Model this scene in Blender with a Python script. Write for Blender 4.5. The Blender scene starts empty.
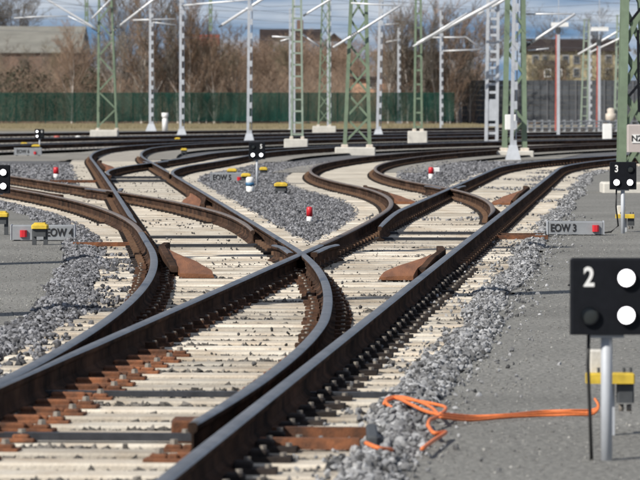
import bpy, math, random
import numpy as np
from mathutils import Vector, Matrix
random.seed(7); rng = np.random.default_rng(7)
R = math.radians
sc = bpy.context.scene

# ------------------------------------------------------------------ camera, sky, sun, exposure
FPX, HY, CAMZ = 4300.0, 105.5, 1.68          # focal length in photo pixels, horizon row, camera height
cam = bpy.data.cameras.new('camera')
cam.sensor_width = 36.0; cam.lens = 36.0 * FPX / 640.0
cam.shift_y = -(240 - HY) / 640.0
cam.clip_start = 0.5; cam.clip_end = 12000
cam.dof.use_dof = True; cam.dof.focus_distance = 43.0; cam.dof.aperture_fstop = 9.5
camo = bpy.data.objects.new('camera', cam); sc.collection.objects.link(camo)
camo.location = (0, 0, CAMZ); camo.rotation_euler = (R(90), 0, 0)
sc.camera = camo

SUN_EL = R(38); SUN_AZ = Vector((-0.75, -0.66, 0)).normalized()
sun_vec = Vector((SUN_AZ.x * math.cos(SUN_EL), SUN_AZ.y * math.cos(SUN_EL), math.sin(SUN_EL)))
w = bpy.data.worlds.new('World'); sc.world = w; w.use_nodes = True
nt = w.node_tree; nt.nodes.clear()
sky = nt.nodes.new('ShaderNodeTexSky'); sky.sky_type = 'NISHITA'; sky.sun_disc = False
sky.sun_elevation = SUN_EL; sky.sun_rotation = math.atan2(SUN_AZ.x, SUN_AZ.y)
sky.altitude = 0; sky.air_density = 1.0; sky.dust_density = 0.2; sky.ozone_density = 3.0
# thin cloud veil over the whole sky
tcw = nt.nodes.new('ShaderNodeTexCoord')
mpw = nt.nodes.new('ShaderNodeMapping'); mpw.inputs['Scale'].default_value = (9, 9, 60)
nzw = nt.nodes.new('ShaderNodeTexNoise'); nzw.inputs['Scale'].default_value = 2.6; nzw.inputs['Detail'].default_value = 6
rpw = nt.nodes.new('ShaderNodeValToRGB'); rpw.color_ramp.elements[0].position = .36; rpw.color_ramp.elements[1].position = .66
mxw = nt.nodes.new('ShaderNodeMixRGB'); mxw.inputs['Color2'].default_value = (13.5, 13.9, 14.3, 1)
tint = nt.nodes.new('ShaderNodeMixRGB'); tint.blend_type = 'MULTIPLY'; tint.inputs['Fac'].default_value = 1
tint.inputs['Color2'].default_value = (.95, 1.07, 1.20, 1)
mlw = nt.nodes.new('ShaderNodeMath'); mlw.operation = 'MULTIPLY'; mlw.inputs[1].default_value = .62
bgw = nt.nodes.new('ShaderNodeBackground'); bgw.inputs['Strength'].default_value = .056
outw = nt.nodes.new('ShaderNodeOutputWorld')
lk = nt.links.new
vadd = nt.nodes.new('ShaderNodeVectorMath'); vadd.operation = 'ADD'; vadd.inputs[1].default_value = (0, 0, .16)
vnrm = nt.nodes.new('ShaderNodeVectorMath'); vnrm.operation = 'NORMALIZE'
lk(tcw.outputs['Generated'], vadd.inputs[0]); lk(vadd.outputs[0], vnrm.inputs[0]); lk(vnrm.outputs[0], sky.inputs['Vector'])
lk(tcw.outputs['Generated'], mpw.inputs['Vector']); lk(mpw.outputs[0], nzw.inputs['Vector']); lk(nzw.outputs['Fac'], rpw.inputs[0])
lk(sky.outputs[0], tint.inputs['Color1']); lk(tint.outputs[0], mxw.inputs['Color1'])
lk(rpw.outputs[0], mlw.inputs[0]); lk(mlw.outputs[0], mxw.inputs['Fac'])
lk(mxw.outputs[0], bgw.inputs['Color']); lk(bgw.outputs[0], outw.inputs['Surface'])
sl = bpy.data.lights.new('sun', 'SUN'); sl.energy = 5.0; sl.angle = R(.53); sl.color = (1.0, .945, .86)
so = bpy.data.objects.new('sun', sl); sc.collection.objects.link(so)
so.rotation_euler = sun_vec.to_track_quat('Z', 'Y').to_euler(); so.location = (-40, -40, 60)
sc.view_settings.view_transform = 'Standard'; sc.view_settings.look = 'None'
sc.view_settings.exposure = 0.10; sc.view_settings.gamma = 1.0; sc.view_settings.use_curve_mapping = False
sc.render.engine = 'CYCLES'; sc.cycles.use_denoising = True
try: sc.cycles.denoiser = 'OPENIMAGEDENOISE'
except Exception: pass
sc.cycles.max_bounces = 6; sc.cycles.transparent_max_bounces = 12

# ------------------------------------------------------------------ helpers
COL = sc.collection
def tag(o, label=None, cat=None, group=None, kind=None):
    if label: o['label'] = label
    if cat: o['category'] = cat
    if group: o['group'] = group
    if kind: o['kind'] = kind
    return o
def empty(name, loc=(0, 0, 0), label=None, cat=None, group=None, rz=0):
    o = bpy.data.objects.new(name, None); COL.objects.link(o); o.location = loc; o.rotation_euler = (0, 0, rz)
    o.empty_display_size = .2
    return tag(o, label, cat, group)
def link(name, me, parent=None, world=True):
    """link a mesh object; the mesh is in world coordinates, or in the parent's when world is False"""
    o = bpy.data.objects.new(name, me); COL.objects.link(o)
    if parent is not None:
        o.parent = parent
        if world: o.matrix_parent_inverse = pmat(parent).inverted()
    return o
def pmat(o):
    m = Matrix.LocRotScale(o.location, o.rotation_euler, o.scale)
    return m if o.parent is None else pmat(o.parent) @ o.matrix_parent_inverse @ m
def mesh(name, V, F, mats, mi=None, smooth=False):
    me = bpy.data.meshes.new(name)
    me.from_pydata([tuple(v) for v in V], [], [tuple(f) for f in F])
    for m in (mats if isinstance(mats, (list, tuple)) else [mats]): me.materials.append(m)
    if mi is not None: me.polygons.foreach_set('material_index', np.asarray(mi, dtype=np.int32))
    if smooth: me.polygons.foreach_set('use_smooth', [True] * len(F))
    me.update(); return me
def tri_mesh(name, V, F, mat, tone=None):
    """big triangle mesh straight from numpy arrays"""
    me = bpy.data.meshes.new(name); n, k = len(V), len(F); c = F.shape[1]
    me.vertices.add(n); me.vertices.foreach_set('co', np.asarray(V, np.float32).ravel())
    me.loops.add(k * c); me.loops.foreach_set('vertex_index', np.asarray(F, np.int32).ravel())
    me.polygons.add(k); me.polygons.foreach_set('loop_start', np.arange(0, k * c, c, dtype=np.int32))
    me.polygons.foreach_set('loop_total', np.full(k, c, np.int32))
    me.materials.append(mat)
    if tone is not None:
        a = me.attributes.new('tone', 'FLOAT', 'POINT'); a.data.foreach_set('value', np.asarray(tone, np.float32))
    me.update(calc_edges=True); me.validate(); me.shade_flat(); return me
def px(x, y, Y):                       # photo pixel -> point at distance Y
    return Vector(((x - 320) * Y / FPX, Y, CAMZ + (HY - y) * Y / FPX))
def gd(y, z=0.0): return FPX * (CAMZ - z) / (y - HY)      # distance of ground row y
def gp(x, y, z=0.0):
    Y = gd(y, z); return Vector(((x - 320) * Y / FPX, Y, z))

class MB:
    """collects boxes, tubes and prisms for ONE mesh"""
    def __init__(s): s.V = []; s.F = []; s.M = []
    def add(s, V, F, m=0):
        b = len(s.V); s.V += [tuple(v) for v in V]; s.F += [tuple(b + i for i in f) for f in F]; s.M += [m] * len(F); return s
    def box(s, c, d, m=0, bev=0.0):
        x, y, z = c; a, b, h = d[0] / 2, d[1] / 2, d[2] / 2
        if bev <= 0:
            V = [(x + i * a, y + j * b, z + k * h) for k in (-1, 1) for j in (-1, 1) for i in (-1, 1)]
            F = [(0, 2, 3, 1), (4, 5, 7, 6), (0, 1, 5, 4), (2, 6, 7, 3), (0, 4, 6, 2), (1, 3, 7, 5)]
            return s.add(V, F, m)
        e = bev; V = []; F = []
        ring = lambda aa, bb, zz, ee: [(x - aa + ee, y - bb, zz), (x + aa - ee, y - bb, zz), (x + aa, y - bb + ee, zz), (x + aa, y + bb - ee, zz),
                                       (x + aa - ee, y + bb, zz), (x - aa + ee, y + bb, zz), (x - aa, y + bb - ee, zz), (x - aa, y - bb + ee, zz)]
        V = ring(a, b, z - h, e) + ring(a, b, z + h - e, e) + ring(a - e, b - e, z + h, e)
        for k in (0, 8):
            for i in range(8):
                j = (i + 1) % 8; F.append((k + i, k + j, k + 8 + j, k + 8 + i))
        F.append(tuple(range(16, 24))); F.append(tuple(range(7, -1, -1)))
        return s.add(V, F, m)
    def tube(s, pts, r, n=8, m=0, cap=True):
        pts = [Vector(p) for p in pts]; rs = r if isinstance(r, (list, tuple)) else [r] * len(pts)
        V = []; F = []; ref = Vector((0.13, .21, 1))
        for i, p in enumerate(pts):
            t = (pts[min(i + 1, len(pts) - 1)] - pts[max(i - 1, 0)]).normalized()
            rf = ref if abs(t.dot(ref.normalized())) < .95 else Vector((1, .1, 0))
            u = t.cross(rf).normalized(); v = t.cross(u)
            V += [p + (u * math.cos(2 * math.pi * k / n) + v * math.sin(2 * math.pi * k / n)) * rs[i] for k in range(n)]
        for i in range(len(pts) - 1):
            for k in range(n):
                l = (k + 1) % n; F.append((i * n + k, i * n + l, (i + 1) * n + l, (i + 1) * n + k))
        if cap: F.append(tuple(range(n))[::-1]); F.append(tuple((len(pts) - 1) * n + k for k in range(n)))
        return s.add(V, F, m)
    def prism(s, poly, z0, z1, m=0):
        n = len(poly); V = [(p[0], p[1], z0) for p in poly] + [(p[0], p[1], z1) for p in poly]
        F = [(i, (i + 1) % n, n + (i + 1) % n, n + i) for i in range(n)] + [tuple(range(n, 2 * n)), tuple(range(n - 1, -1, -1))]
        return s.add(V, F, m)
    def build(s, name, mats, parent=None, smooth=False, world=True):
        return link(name, mesh(name, s.V, s.F, mats, s.M, smooth), parent, world)
_bars = {}
def bar(name, p0, p1, a, b, mat, parent, up=None):
    """a straight member from p0 to p1 with section a x b: one shared unit mesh per material"""
    if mat.name not in _bars:
        V = [(i * .5, j * .5, k) for k in (0, 1) for j in (-1, 1) for i in (-1, 1)]
        F = [(0, 2, 3, 1), (4, 5, 7, 6), (0, 1, 5, 4), (2, 6, 7, 3), (0, 4, 6, 2), (1, 3, 7, 5)]
        _bars[mat.name] = mesh('bar_' + mat.name, V, F, mat)
    p0, p1 = Vector(p0), Vector(p1); d = p1 - p0; L = d.length; zz = d / L
    up = Vector(up) if up is not None else Vector((0, 1, 0))
    if abs(zz.dot(up)) > .98: up = Vector((1, 0, 0))
    xx = up.cross(zz).normalized(); yy = zz.cross(xx)
    M = Matrix((xx, yy, zz)).transposed().to_4x4() @ Matrix.Diagonal((a, b, L, 1)); M.translation = p0
    o = link(name, _bars[mat.name], parent); o.matrix_basis = M
    return o

# ------------------------------------------------------------------ materials
def mat(name, c, rough=.8, metal=0.0, var=.25, scale=6.0, bump=0.0, bscale=None, c2=None, rnd=0.0, detail=6, alpha=1.0, spec=.4, stretch=None, tone=False, mid=.5, wid=.2, blot=0.0, bsc=.4):
    m = bpy.data.materials.new(name); m.use_nodes = True; n = m.node_tree.nodes; l = m.node_tree.links.new
    b = n['Principled BSDF']; b.inputs['Roughness'].default_value = rough; b.inputs['Metallic'].default_value = metal
    b.inputs['Specular IOR Level'].default_value = spec; b.inputs['Alpha'].default_value = alpha
    g = n.new('ShaderNodeNewGeometry'); vec = g.outputs['Position']
    if stretch:
        mp = n.new('ShaderNodeMapping'); mp.inputs['Scale'].default_value = stretch; l(vec, mp.inputs['Vector']); vec = mp.outputs[0]
    nz = n.new('ShaderNodeTexNoise'); nz.inputs['Scale'].default_value = scale; nz.inputs['Detail'].default_value = detail; nz.inputs['Roughness'].default_value = .65
    l(vec, nz.inputs['Vector'])
    rp = n.new('ShaderNodeValToRGB'); e = rp.color_ramp.elements; e[0].position = mid - wid; e[1].position = mid + wid
    lo = c2 if c2 else tuple(x * (1 - var) for x in c); hi = c if c2 else tuple(min(1, x * (1 + var)) for x in c)
    e[0].color = (*lo, 1); e[1].color = (*hi, 1)
    l(nz.outputs['Fac'], rp.inputs[0]); col = rp.outputs[0]
    if rnd > 0 or tone:
        if tone: at = n.new('ShaderNodeAttribute'); at.attribute_name = 'tone'; fac = at.outputs['Fac']
        else: fac = n.new('ShaderNodeObjectInfo').outputs['Random']
        mr = n.new('ShaderNodeMapRange'); mr.inputs['To Min'].default_value = 1 - rnd; mr.inputs['To Max'].default_value = 1 + rnd
        l(fac, mr.inputs['Value'])
        hs = n.new('ShaderNodeHueSaturation'); l(mr.outputs[0], hs.inputs['Value']); l(col, hs.inputs['Color']); col = hs.outputs[0]
    if blot > 0:
        n2 = n.new('ShaderNodeTexNoise'); n2.inputs['Scale'].default_value = bsc; n2.inputs['Detail'].default_value = 7; l(g.outputs['Position'], n2.inputs['Vector'])
        m2 = n.new('ShaderNodeMapRange'); m2.inputs['From Min'].default_value = .3; m2.inputs['From Max'].default_value = .7; m2.inputs['To Min'].default_value = 1 - blot; m2.inputs['To Max'].default_value = 1 + blot * .6
        h2 = n.new('ShaderNodeHueSaturation'); l(n2.outputs['Fac'], m2.inputs['Value']); l(m2.outputs[0], h2.inputs['Value']); l(col, h2.inputs['Color']); col = h2.outputs[0]
    l(col, b.inputs['Base Color'])
    if bump > 0:
        nb = n.new('ShaderNodeTexNoise'); nb.inputs['Scale'].default_value = bscale or scale * 5; nb.inputs['Detail'].default_value = 5
        l(vec, nb.inputs['Vector'])
        bp = n.new('ShaderNodeBump'); bp.inputs['Strength'].default_value = 1.0; bp.inputs['Distance'].default_value = bump
        l(nb.outputs['Fac'], bp.inputs['Height']); l(bp.outputs[0], b.inputs['Normal'])
    return m
def emit(name, c, s):
    m = bpy.data.materials.new(name); m.use_nodes = True; b = m.node_tree.nodes['Principled BSDF']
    b.inputs['Base Color'].default_value = (.8, .8, .8, 1); b.inputs['Emission Color'].default_value = (*c, 1); b.inputs['Emission Strength'].default_value = s
    return m
M = {}
M['concrete'] = mat('sleeper_concrete', (.60, .555, .475), .9, 0, 0, 1.9, .006, 50, c2=(.37, .29, .205), rnd=.22, blot=.28, bsc=.7, mid=.44, detail=12, wid=.17)
M['concrete2'] = mat('weathered_sleeper_concrete', (.50, .465, .40), .9, 0, 0, 1.7, .004, 60, c2=(.33, .29, .235), rnd=.15, mid=.45, detail=9)
M['dusty'] = mat('dusty_old_sleeper', (.30, .28, .25), .95, 0, .2, 2.0)
M['fnd'] = mat('foundation_concrete', (.56, .54, .49), .9, 0, .15, 3, .004, 50)
M['railtop'] = mat('rail_running_surface', (.25, .24, .23), .34, .8, .3, 4, blot=.3, bsc=1.5)
M['railside'] = mat('rail_rust_side', (.11, .064, .044), .9, 0, 0, 3.2, .003, 90, c2=(.024, .020, .018), spec=.02, blot=.35, bsc=.9, detail=12, wid=.17)
M['raildull'] = mat('rail_dull_top', (.21, .17, .145), .55, .4, .3, 5)
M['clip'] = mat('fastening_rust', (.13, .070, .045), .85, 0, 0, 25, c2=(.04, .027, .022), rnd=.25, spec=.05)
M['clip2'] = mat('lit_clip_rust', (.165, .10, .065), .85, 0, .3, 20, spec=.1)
M['darkplate'] = mat('dark_sole_plate', (.045, .036, .032), .85, 0, 0, 25, c2=(.02, .018, .018), rnd=.25, spec=.1)
M['orange'] = mat('fresh_rust', (.24, .094, .042), .88, 0, 0, 12, .004, 90, c2=(.075, .038, .024), rnd=.3, detail=12, wid=.15)
M['plate'] = mat('check_rail_rust', (.31, .13, .06), .8, .05, 0, 4, .004, 50, c2=(.12, .054, .03), mid=.5, detail=12, wid=.2, stretch=(2.2, .16, 2.2))
M['bolt'] = mat('galvanised_bolt', (.24, .215, .185), .7, .2, .35, 20)
M['rod'] = mat('oiled_steel_rod', (.055, .058, .066), .5, .5, .3, 12)
M['ballast'] = mat('ballast_bed_stone', (.17, .172, .178), .95, 0, 0, 14, .03, 26, c2=(.05, .05, .054), mid=.48)
M['stone'] = mat('ballast_stone', (.165, .167, .178), .9, 0, .3, 9, tone=True, rnd=.75)
M['stonec'] = mat('dusty_crib_stone', (.135, .125, .112), .95, 0, .3, 9, tone=True, rnd=.6)
M['stoned'] = mat('dark_stray_stone', (.10, .097, .095), .9, 0, .3, 9, tone=True, rnd=.7)
M['stoneR'] = mat('pale_ballast_stone', (.225, .228, .234), .9, 0, .3, 9, tone=True, rnd=.75)
M['path'] = mat('walkway_fine_gravel', (.31, .306, .282), .95, 0, 0, 26, .014, 60, c2=(.095, .094, .089), mid=.5, detail=10, wid=.13, blot=.22, bsc=.5)
M['grit'] = mat('loose_grit', (.25, .247, .232), .95, 0, .2, 9, tone=True, rnd=.4)
M['yard'] = mat('yard_gravel', (.30, .285, .25), .95, 0, 0, .9, .01, 30, c2=(.20, .19, .172), blot=.25, bsc=.08)
M['bed'] = mat('dark_far_ballast', (.13, .125, .12), .95, 0, .3, 3)
M['earth'] = mat('earth_ground', (.22, .19, .14), .95, 0, .3, .15)
M['grass'] = mat('dry_grass', (.30, .25, .155), .95, 0, 0, .8, .05, 5, c2=(.17, .15, .085))
M['litter'] = mat('leaf_litter_bank', (.19, .135, .09), .95, 0, 0, .5, .3, 2.5, c2=(.08, .06, .042))
M['galv'] = mat('galvanised_steel', (.46, .485, .52), .6, .15, .12, 4)
M['galvw'] = mat('bright_galvanised_tube', (.72, .73, .74), .42, .25, .06, 4)
M['green'] = mat('mast_green_paint', (.165, .22, .15), .6, 0, .2, 3)
M['greenp'] = mat('pale_mast_green_paint', (.27, .33, .265), .6, 0, .18, 3)
M['black'] = mat('signal_black_housing', (.008, .009, .012), .6, 0, .2, 20, spec=.15)
M['lens'] = mat('unlit_lens_glass', (.030, .034, .034), .25, 0, .1, 20)
M['lit'] = emit('lit_white_lamp', (1, .97, 1.0), 3.0)
M['white'] = mat('white_paint', (.78, .78, .76), .6, 0, .06, 9)
M['print'] = mat('black_lettering', (.018, .018, .02), .7, 0, .05, 9)
M['red'] = mat('red_reflector', (.55, .025, .035), .4, 0, .1, 12)
M['redp'] = mat('faded_red_paint', (.40, .105, .085), .6, 0, .25, 5)
M['yellow'] = mat('yellow_box_paint', (.58, .41, .045), .65, 0, .25, 14)
M['dark'] = mat('dark_plastic_box', (.06, .065, .07), .6, 0, .2, 12)
M['steel'] = mat('brushed_cover_steel', (.29, .305, .32), .5, .2, .15, 5)
M['cable'] = mat('orange_cable_sheath', (.72, .19, .055), .55, 0, .18, 30)
M['bcable'] = mat('black_cable_sheath', (.018, .018, .018), .5)
M['blue'] = mat('blue_band', (.05, .16, .30), .5)
M['wire'] = mat('catenary_wire', (.30, .32, .35), .5, .3, .1, 1)
M['screen'] = mat('green_fence_screen', (.006, .043, .033), .9, 0, .45, .35, alpha=.74, spec=.1)
M['post'] = mat('fence_post_green', (.022, .06, .045), .7)
M['barrier'] = mat('noise_barrier_cassette', (.085, .093, .103), .8, 0, .18, 1.0, rnd=.16, spec=.2)
M['barrpost'] = mat('noise_barrier_post', (.13, .135, .145), .6, .1, .1, 2)
M['pinkbox'] = mat('grey_beige_cabinet', (.44, .39, .37), .6, 0, .05, 6)
M['bark'] = mat('dark_bark', (.19, .165, .135), .95, 0, .3, 2, rnd=.25)
M['barkr'] = mat('reddish_twig', (.255, .18, .128), .95, 0, .3, 1.5, rnd=.25)
M['barkg'] = mat('olive_twig', (.225, .195, .13), .95, 0, .3, 1.5, rnd=.25)
M['birch'] = mat('birch_bark', (.50, .46, .42), .9, 0, .25, 2, rnd=.15)
M['ever'] = mat('dark_ivy_leaf', (.065, .06, .042), .9, 0, .35, 2, spec=.1)
M['hall'] = mat('weathered_hall_roof', (.205, .20, .175), .9, 0, .22, .35, stretch=(1, 1, 3))
M['roofd'] = mat('dark_roof_tile', (.040, .032, .031), .9, 0, .25, 1.5, spec=.1)
M['roofb'] = mat('slate_blue_roof', (.13, .145, .17), .8, 0, .15, 1.2)
M['roofr'] = mat('red_roof_tile', (.30, .075, .06), .85, 0, .2, 1.5)
M['cream'] = mat('cream_render', (.40, .345, .22), .9, 0, .25, .8)
M['pale'] = mat('pale_render', (.30, .305, .31), .9, 0, .2, .6)
M['peach'] = mat('peach_render', (.62, .37, .25), .9, 0, .08, 1)
M['brickd'] = mat('dark_brick', (.20, .13, .10), .9, 0, .2, 1)
M['pane'] = mat('window_pane', (.045, .055, .065), .12, 0, .1, 1, spec=.6)
M['shed'] = mat('beige_insulator', (.56, .50, .43), .5)

# ------------------------------------------------------------------ track alignments (metres, heading from +Y towards +X)
G = 0.7525; DS = 0.25; ZR = 0.20                # half rail spacing, step, rail head height
def align(x, y, th, segs, ds=DS):
    P = [(x, y, th)]
    for L, k in segs:
        n = max(1, int(math.ceil(L / ds))); h = L / n
        for i in range(n):
            tm = th + k * h / 2; x += h * math.sin(tm); y += h * math.cos(tm); th += k * h; P.append((x, y, th))
    return np.array(P)
def arc(T): return np.concatenate([[0], np.cumsum(np.hypot(*np.diff(T[:, :2], axis=0).T))])
def at_s(T, s): S = arc(T); return [float(np.interp(s, S, T[:, i])) for i in range(3)]
def s_at_Y(T, Y): return float(np.interp(Y, T[:, 1], arc(T)))
def off(T, d): return np.stack([T[:, 0] + d * np.cos(T[:, 2]), T[:, 1] - d * np.sin(T[:, 2]), T[:, 2]], 1)
def sub(T, s0, s1):
    S = arc(T); k = (S > s0) & (S < s1)
    return np.vstack([at_s(T, s0), T[k], at_s(T, s1)])
BK = 9.0
tA = .0739
TA = align(-1.7535 - BK * math.sin(tA), 12 - BK * math.cos(tA), tA, [(89.07 + BK, 0), (20.25, .0069), (75, .0063)])
def branch(T, p):
    x, y, th = at_s(T, p[0]); return align(x, y, th, [(p[i], p[i + 1]) for i in range(1, len(p) - 1, 2)])
TB = branch(TA, [7.11 + BK, 26.24, -.00508, 75.0, -.00005, 27.54, .00189, 49.9, .00767, 60, .0062, 120, .002])
TC = branch(TB, [31.34, 23.93, -.00505, 40, .00006, 30, -.001])
TD = branch(TA, [34.0 + BK, 14.24, -.00153, 20.95, -.00659, 26.36, .0048, 60.1, .00429, 60, .006, 60, .004])
TE = branch(TB, [72.7, 17.5, .00707, 21.84, -.00128, 60, .00724, 60, .0045, 90, .001])
def through(pts):
    P = np.array(pts, float); c = np.polyfit(P[:, 0], P[:, 1], 2); xs = np.arange(P[0, 0] - 16, P[-1, 0] + 14, .8)
    ys = np.polyval(c, xs); th = np.arctan2(1, np.polyval(np.polyder(c), xs))
    return np.stack([xs, ys, th], 1)
TF3 = through([(-12.0, 161), (-9.5, 170.6), (-6.2, 190), (-1, 208.6), (9.7, 231), (18.2, 245)])
TF2 = through([(-14.1, 190), (-10.5, 205), (-6.1, 219.4), (4.5, 240), (19.7, 265)])
TF1 = through([(-17, 228), (-8.1, 249.6), (5.1, 276.7), (22.5, 303)])

# ------------------------------------------------------------------ ground and setting
def sheet(name, V, F, m, z=None): 
    o = link(name, mesh(name, V, F, m)); tag(o, kind='structure'); return o
sheet('ground', [(-4000, -60, -.16), (4000, -60, -.16), (4000, 9000, -.16), (-4000, 9000, -.16)], [(0, 1, 2, 3)], M['earth'])
sheet('yard_gravel', [(-70, -20, -.10), (90, -20, -.10), (120, 318, -.10), (-90, 305, -.10)], [(0, 1, 2, 3)], M['yard'])
def strip(name, P, d0, d1, z, m, jag=0.0, kind='structure'):
    V = []; F = []
    for i, p in enumerate(P):
        c, s_ = math.cos(p[2]), math.sin(p[2])
        j0 = random.uniform(-jag, jag) if abs(d0) < abs(d1) else 0; j1 = random.uniform(-jag, jag) if abs(d1) < abs(d0) else 0
        for d in (d0 + j0, d1 + j1): V.append((p[0] + d * c, p[1] - d * s_, z))
    for i in range(len(P) - 1): F.append((2 * i, 2 * i + 1, 2 * i + 3, 2 * i + 2))
    return sheet(name, V, F, m)
# ballast bed under the turnouts: one sheet from the left-hand track edge to the right-hand one
def bed_rows():
    rows = []
    left = np.vstack([off(sub(TB, 0, 30), -G - .75), off(TC, -G - .75)])
    right = off(TA, G + .72)
    for Y in np.arange(3.5, 172, 1.0):
        if Y < TB[0, 1]: xl = float(np.interp(Y, off(TA, -G - .75)[:, 1], off(TA, -G - .75)[:, 0]))
        elif Y < left[-1, 1]: xl = float(np.interp(Y, left[:, 1], left[:, 0]))
        else: xl = left[-1, 0]
        if Y > 134: xl = max(xl, -7.6)
        k = right[right[:, 1] < 120]
        xr = float(np.interp(min(Y, 119), k[:, 1], k[:, 0])) + max(0, Y - 119) * .18
        rows.append((xl, xr, Y))
    return rows
rows = bed_rows(); V = []; F = []
for xl, xr, Y in rows: V += [(xl, Y, -.055), (xr, Y, -.055)]
for i in range(len(rows) - 1): F.append((2 * i, 2 * i + 1, 2 * i + 3, 2 * i + 2))
sheet('ballast_bed', V, F, M['ballast'])
sheet('pale_path', [gp(410, 169, -.045), gp(445, 164.5, -.045), gp(560, 158.5, -.045), gp(600, 150, -.045), gp(470, 150.5, -.045), gp(430, 158, -.045)], [(0, 1, 2, 3, 4, 5)], M['yard'])
strip('walkway', sub(TA, 0, 150), G + .74, G + 22, .0, M['path'], .05)
leftedge = np.vstack([sub(TA, 0, 7.0 + BK), sub(TB, .2, 31.2), sub(TC, .3, 60)])
strip('walkway', leftedge, -G - .80, -G - 16, .0, M['path'], .05)
sheet('grass_verge', [(-90, 300, -.085), (14, 300, -.085), (14, 366, .1), (-90, 366, .1)], [(0, 1, 2, 3)], M['grass'])
sheet('gravel_verge', [(10, 318, -.07), (60, 318, -.07), (60, 374, .0), (10, 374, .0)], [(0, 1, 2, 3)], M['earth'])
# leaf-covered bank behind the fence
def bank():
    xs = np.linspace(-75, 75, 76); ys = np.linspace(372, 520, 24); V = []; F = []
    for j, y in enumerate(ys):
        t = (y - 372) / 60
        for x in xs:
            h = 4.2 * min(1, max(0, t)) ** .8 * (1.0 if x < 8 else max(.25, 1 - (x - 8) / 14))
            V.append((x, y, -.1 + h + .35 * math.sin(x * .9 + y * .21) + random.uniform(-.25, .25) * (t > .02)))
    n = len(xs)
    for j in range(len(ys) - 1):
        for i in range(n - 1): F.append((j * n + i, j * n + i + 1, (j + 1) * n + i + 1, (j + 1) * n + i))
    o = link('embankment', mesh('embankment', V, F, M['litter'], smooth=True)); tag(o, kind='structure')
bank()

# ------------------------------------------------------------------ railway tracks
PROF = [(-.075, -.172), (.075, -.172), (.075, -.161), (.03, -.148), (.0085, -.125), (.0085, -.055), (.034, -.042), (.036, -.014), (.028, -.003), (.012, 0),
        (-.012, 0), (-.028, -.003), (-.036, -.014), (-.034, -.042), (-.0085, -.055), (-.0085, -.125), (-.03, -.148), (-.075, -.161)]
TOPF = {7, 8, 9, 10, 11}
def rail(name, P, parent, dz=0.0, wid=None, lat=None, top='railtop', side='railside'):
    """P: rows x, y, heading; lat(s) sideways shift, wid(s) width factor"""
    S = arc(P); n = len(PROF); V = []; F = []; mi = []
    for i, p in enumerate(P):
        c, s_ = math.cos(p[2]), math.sin(p[2]); w_ = wid(S[i]) if wid else 1; l_ = lat(S[i]) if lat else 0
        for a, z in PROF: d = a * w_ + l_; V.append((p[0] + d * c, p[1] - d * s_, ZR + z + dz))
    for i in range(len(P) - 1):
        for k in range(n):
            j = (k + 1) % n; F.append((i * n + k, i * n + j, (i + 1) * n + j, (i + 1) * n + k)); mi.append(0 if k in TOPF else 1)
    F.append(tuple(range(n))[::-1]); F.append(tuple((len(P) - 1) * n + k for k in range(n))); mi += [1, 1]
    me = mesh(name, V, F, [M[top], M[side]], mi); me.polygons.foreach_set('use_smooth', [(i % n) in (6, 7, 8, 9, 10, 11, 12) and i < n * (len(P) - 1) for i in range(len(F))]); me.update()
    return link(name, me, parent)
def track(label): return empty('railway_track', (0, 0, 0), label, 'railway track', 'tracks of the railway yard')
A = track('main railway track running from the bottom left corner and curving off to the right')
B = track('railway track branching left at the nearest switch, then bending right in the distance')
C = track('brown railed track leaving the picture at the left edge beside the walkway')
D = track('railway track branching left at the switch beside the right-hand cover box')
Et = track('railway track curving right between the short white marker and the middle position signal')
F3 = track('nearest of the three dark tracks crossing the background')
F2 = track('middle of the three dark tracks crossing the background')
F1 = track('farthest dark track, running just in front of the green fence')
def openf(o0, L): return lambda s: o0 * max(0, 1 - s / L) ** 1.4
thin = lambda s: min(1, .12 + .88 * s / 4.0)
tip1 = s_at_Y(TA, 20.0); b1 = s_at_Y(TB, 20.2)
tip2 = s_at_Y(TA, 52.6); d2 = s_at_Y(TD, 52.6)
tip3 = s_at_Y(TB, 51.2); c3 = s_at_Y(TC, 51.2)
tip4 = s_at_Y(TB, 92.0); e4 = s_at_Y(TE, 92.0)
endA, endB, endC, endD, endE = [arc(T)[-1] for T in (TA, TB, TC, TD, TE)]
gap = .006
# stock rails and switch blades
rail('rail', off(TA, G), A)
rail('rail', off(sub(TA, 0, s_at_Y(TA, TB[0, 1])), -G), A)
rail('rail', off(sub(TB, gap, s_at_Y(TB, TC[0, 1])), -G), B)
rail('rail', off(sub(TC, gap, endC), -G), C, top='raildull')
rail('switch_blade', off(sub(TA, tip1 + 2.6, s_at_Y(TA, TD[0, 1])), -G), A, -.003, thin, lambda s: .02 * max(0, 1 - s / 3))
rail('rail', off(sub(TD, gap, endD), -G), D, top='raildull')
rail('switch_blade', off(sub(TA, tip2, endA), -G), A, -.002, lambda s: min(1, .7 + .3 * s / 3), openf(.23, 9))
rail('switch_blade', off(sub(TD, d2 + 5.0, endD), G), D, -.005, thin, lambda s: -.02 * max(0, 1 - s / 3), top='raildull')
rail('switch_blade', off(sub(TB, b1, s_at_Y(TB, TE[0, 1])), G), B, -.006, lambda s: min(1, .65 + .35 * s / 3), lambda s: -openf(.20, 10)(s))
rail('switch_blade', off(sub(TB, tip3 + 3.4, endB), -G), B, -.003, thin, lambda s: .02 * max(0, 1 - s / 3))
rail('switch_blade', off(sub(TC, c3, endC), G), C, -.006, lambda s: min(1, .65 + .35 * s / 3), lambda s: -openf(.16, 9)(s), top='raildull')
rail('rail', off(sub(TE, gap, endE), G), Et)
rail('switch_blade', off(sub(TB, tip4 + 3.4, endB), G), B, -.003, thin, lambda s: -.02 * max(0, 1 - s / 3))
rail('switch_blade', off(sub(TE, e4, endE), -G), Et, -.006, lambda s: min(1, .65 + .35 * s / 3), openf(.14, 8))
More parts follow.
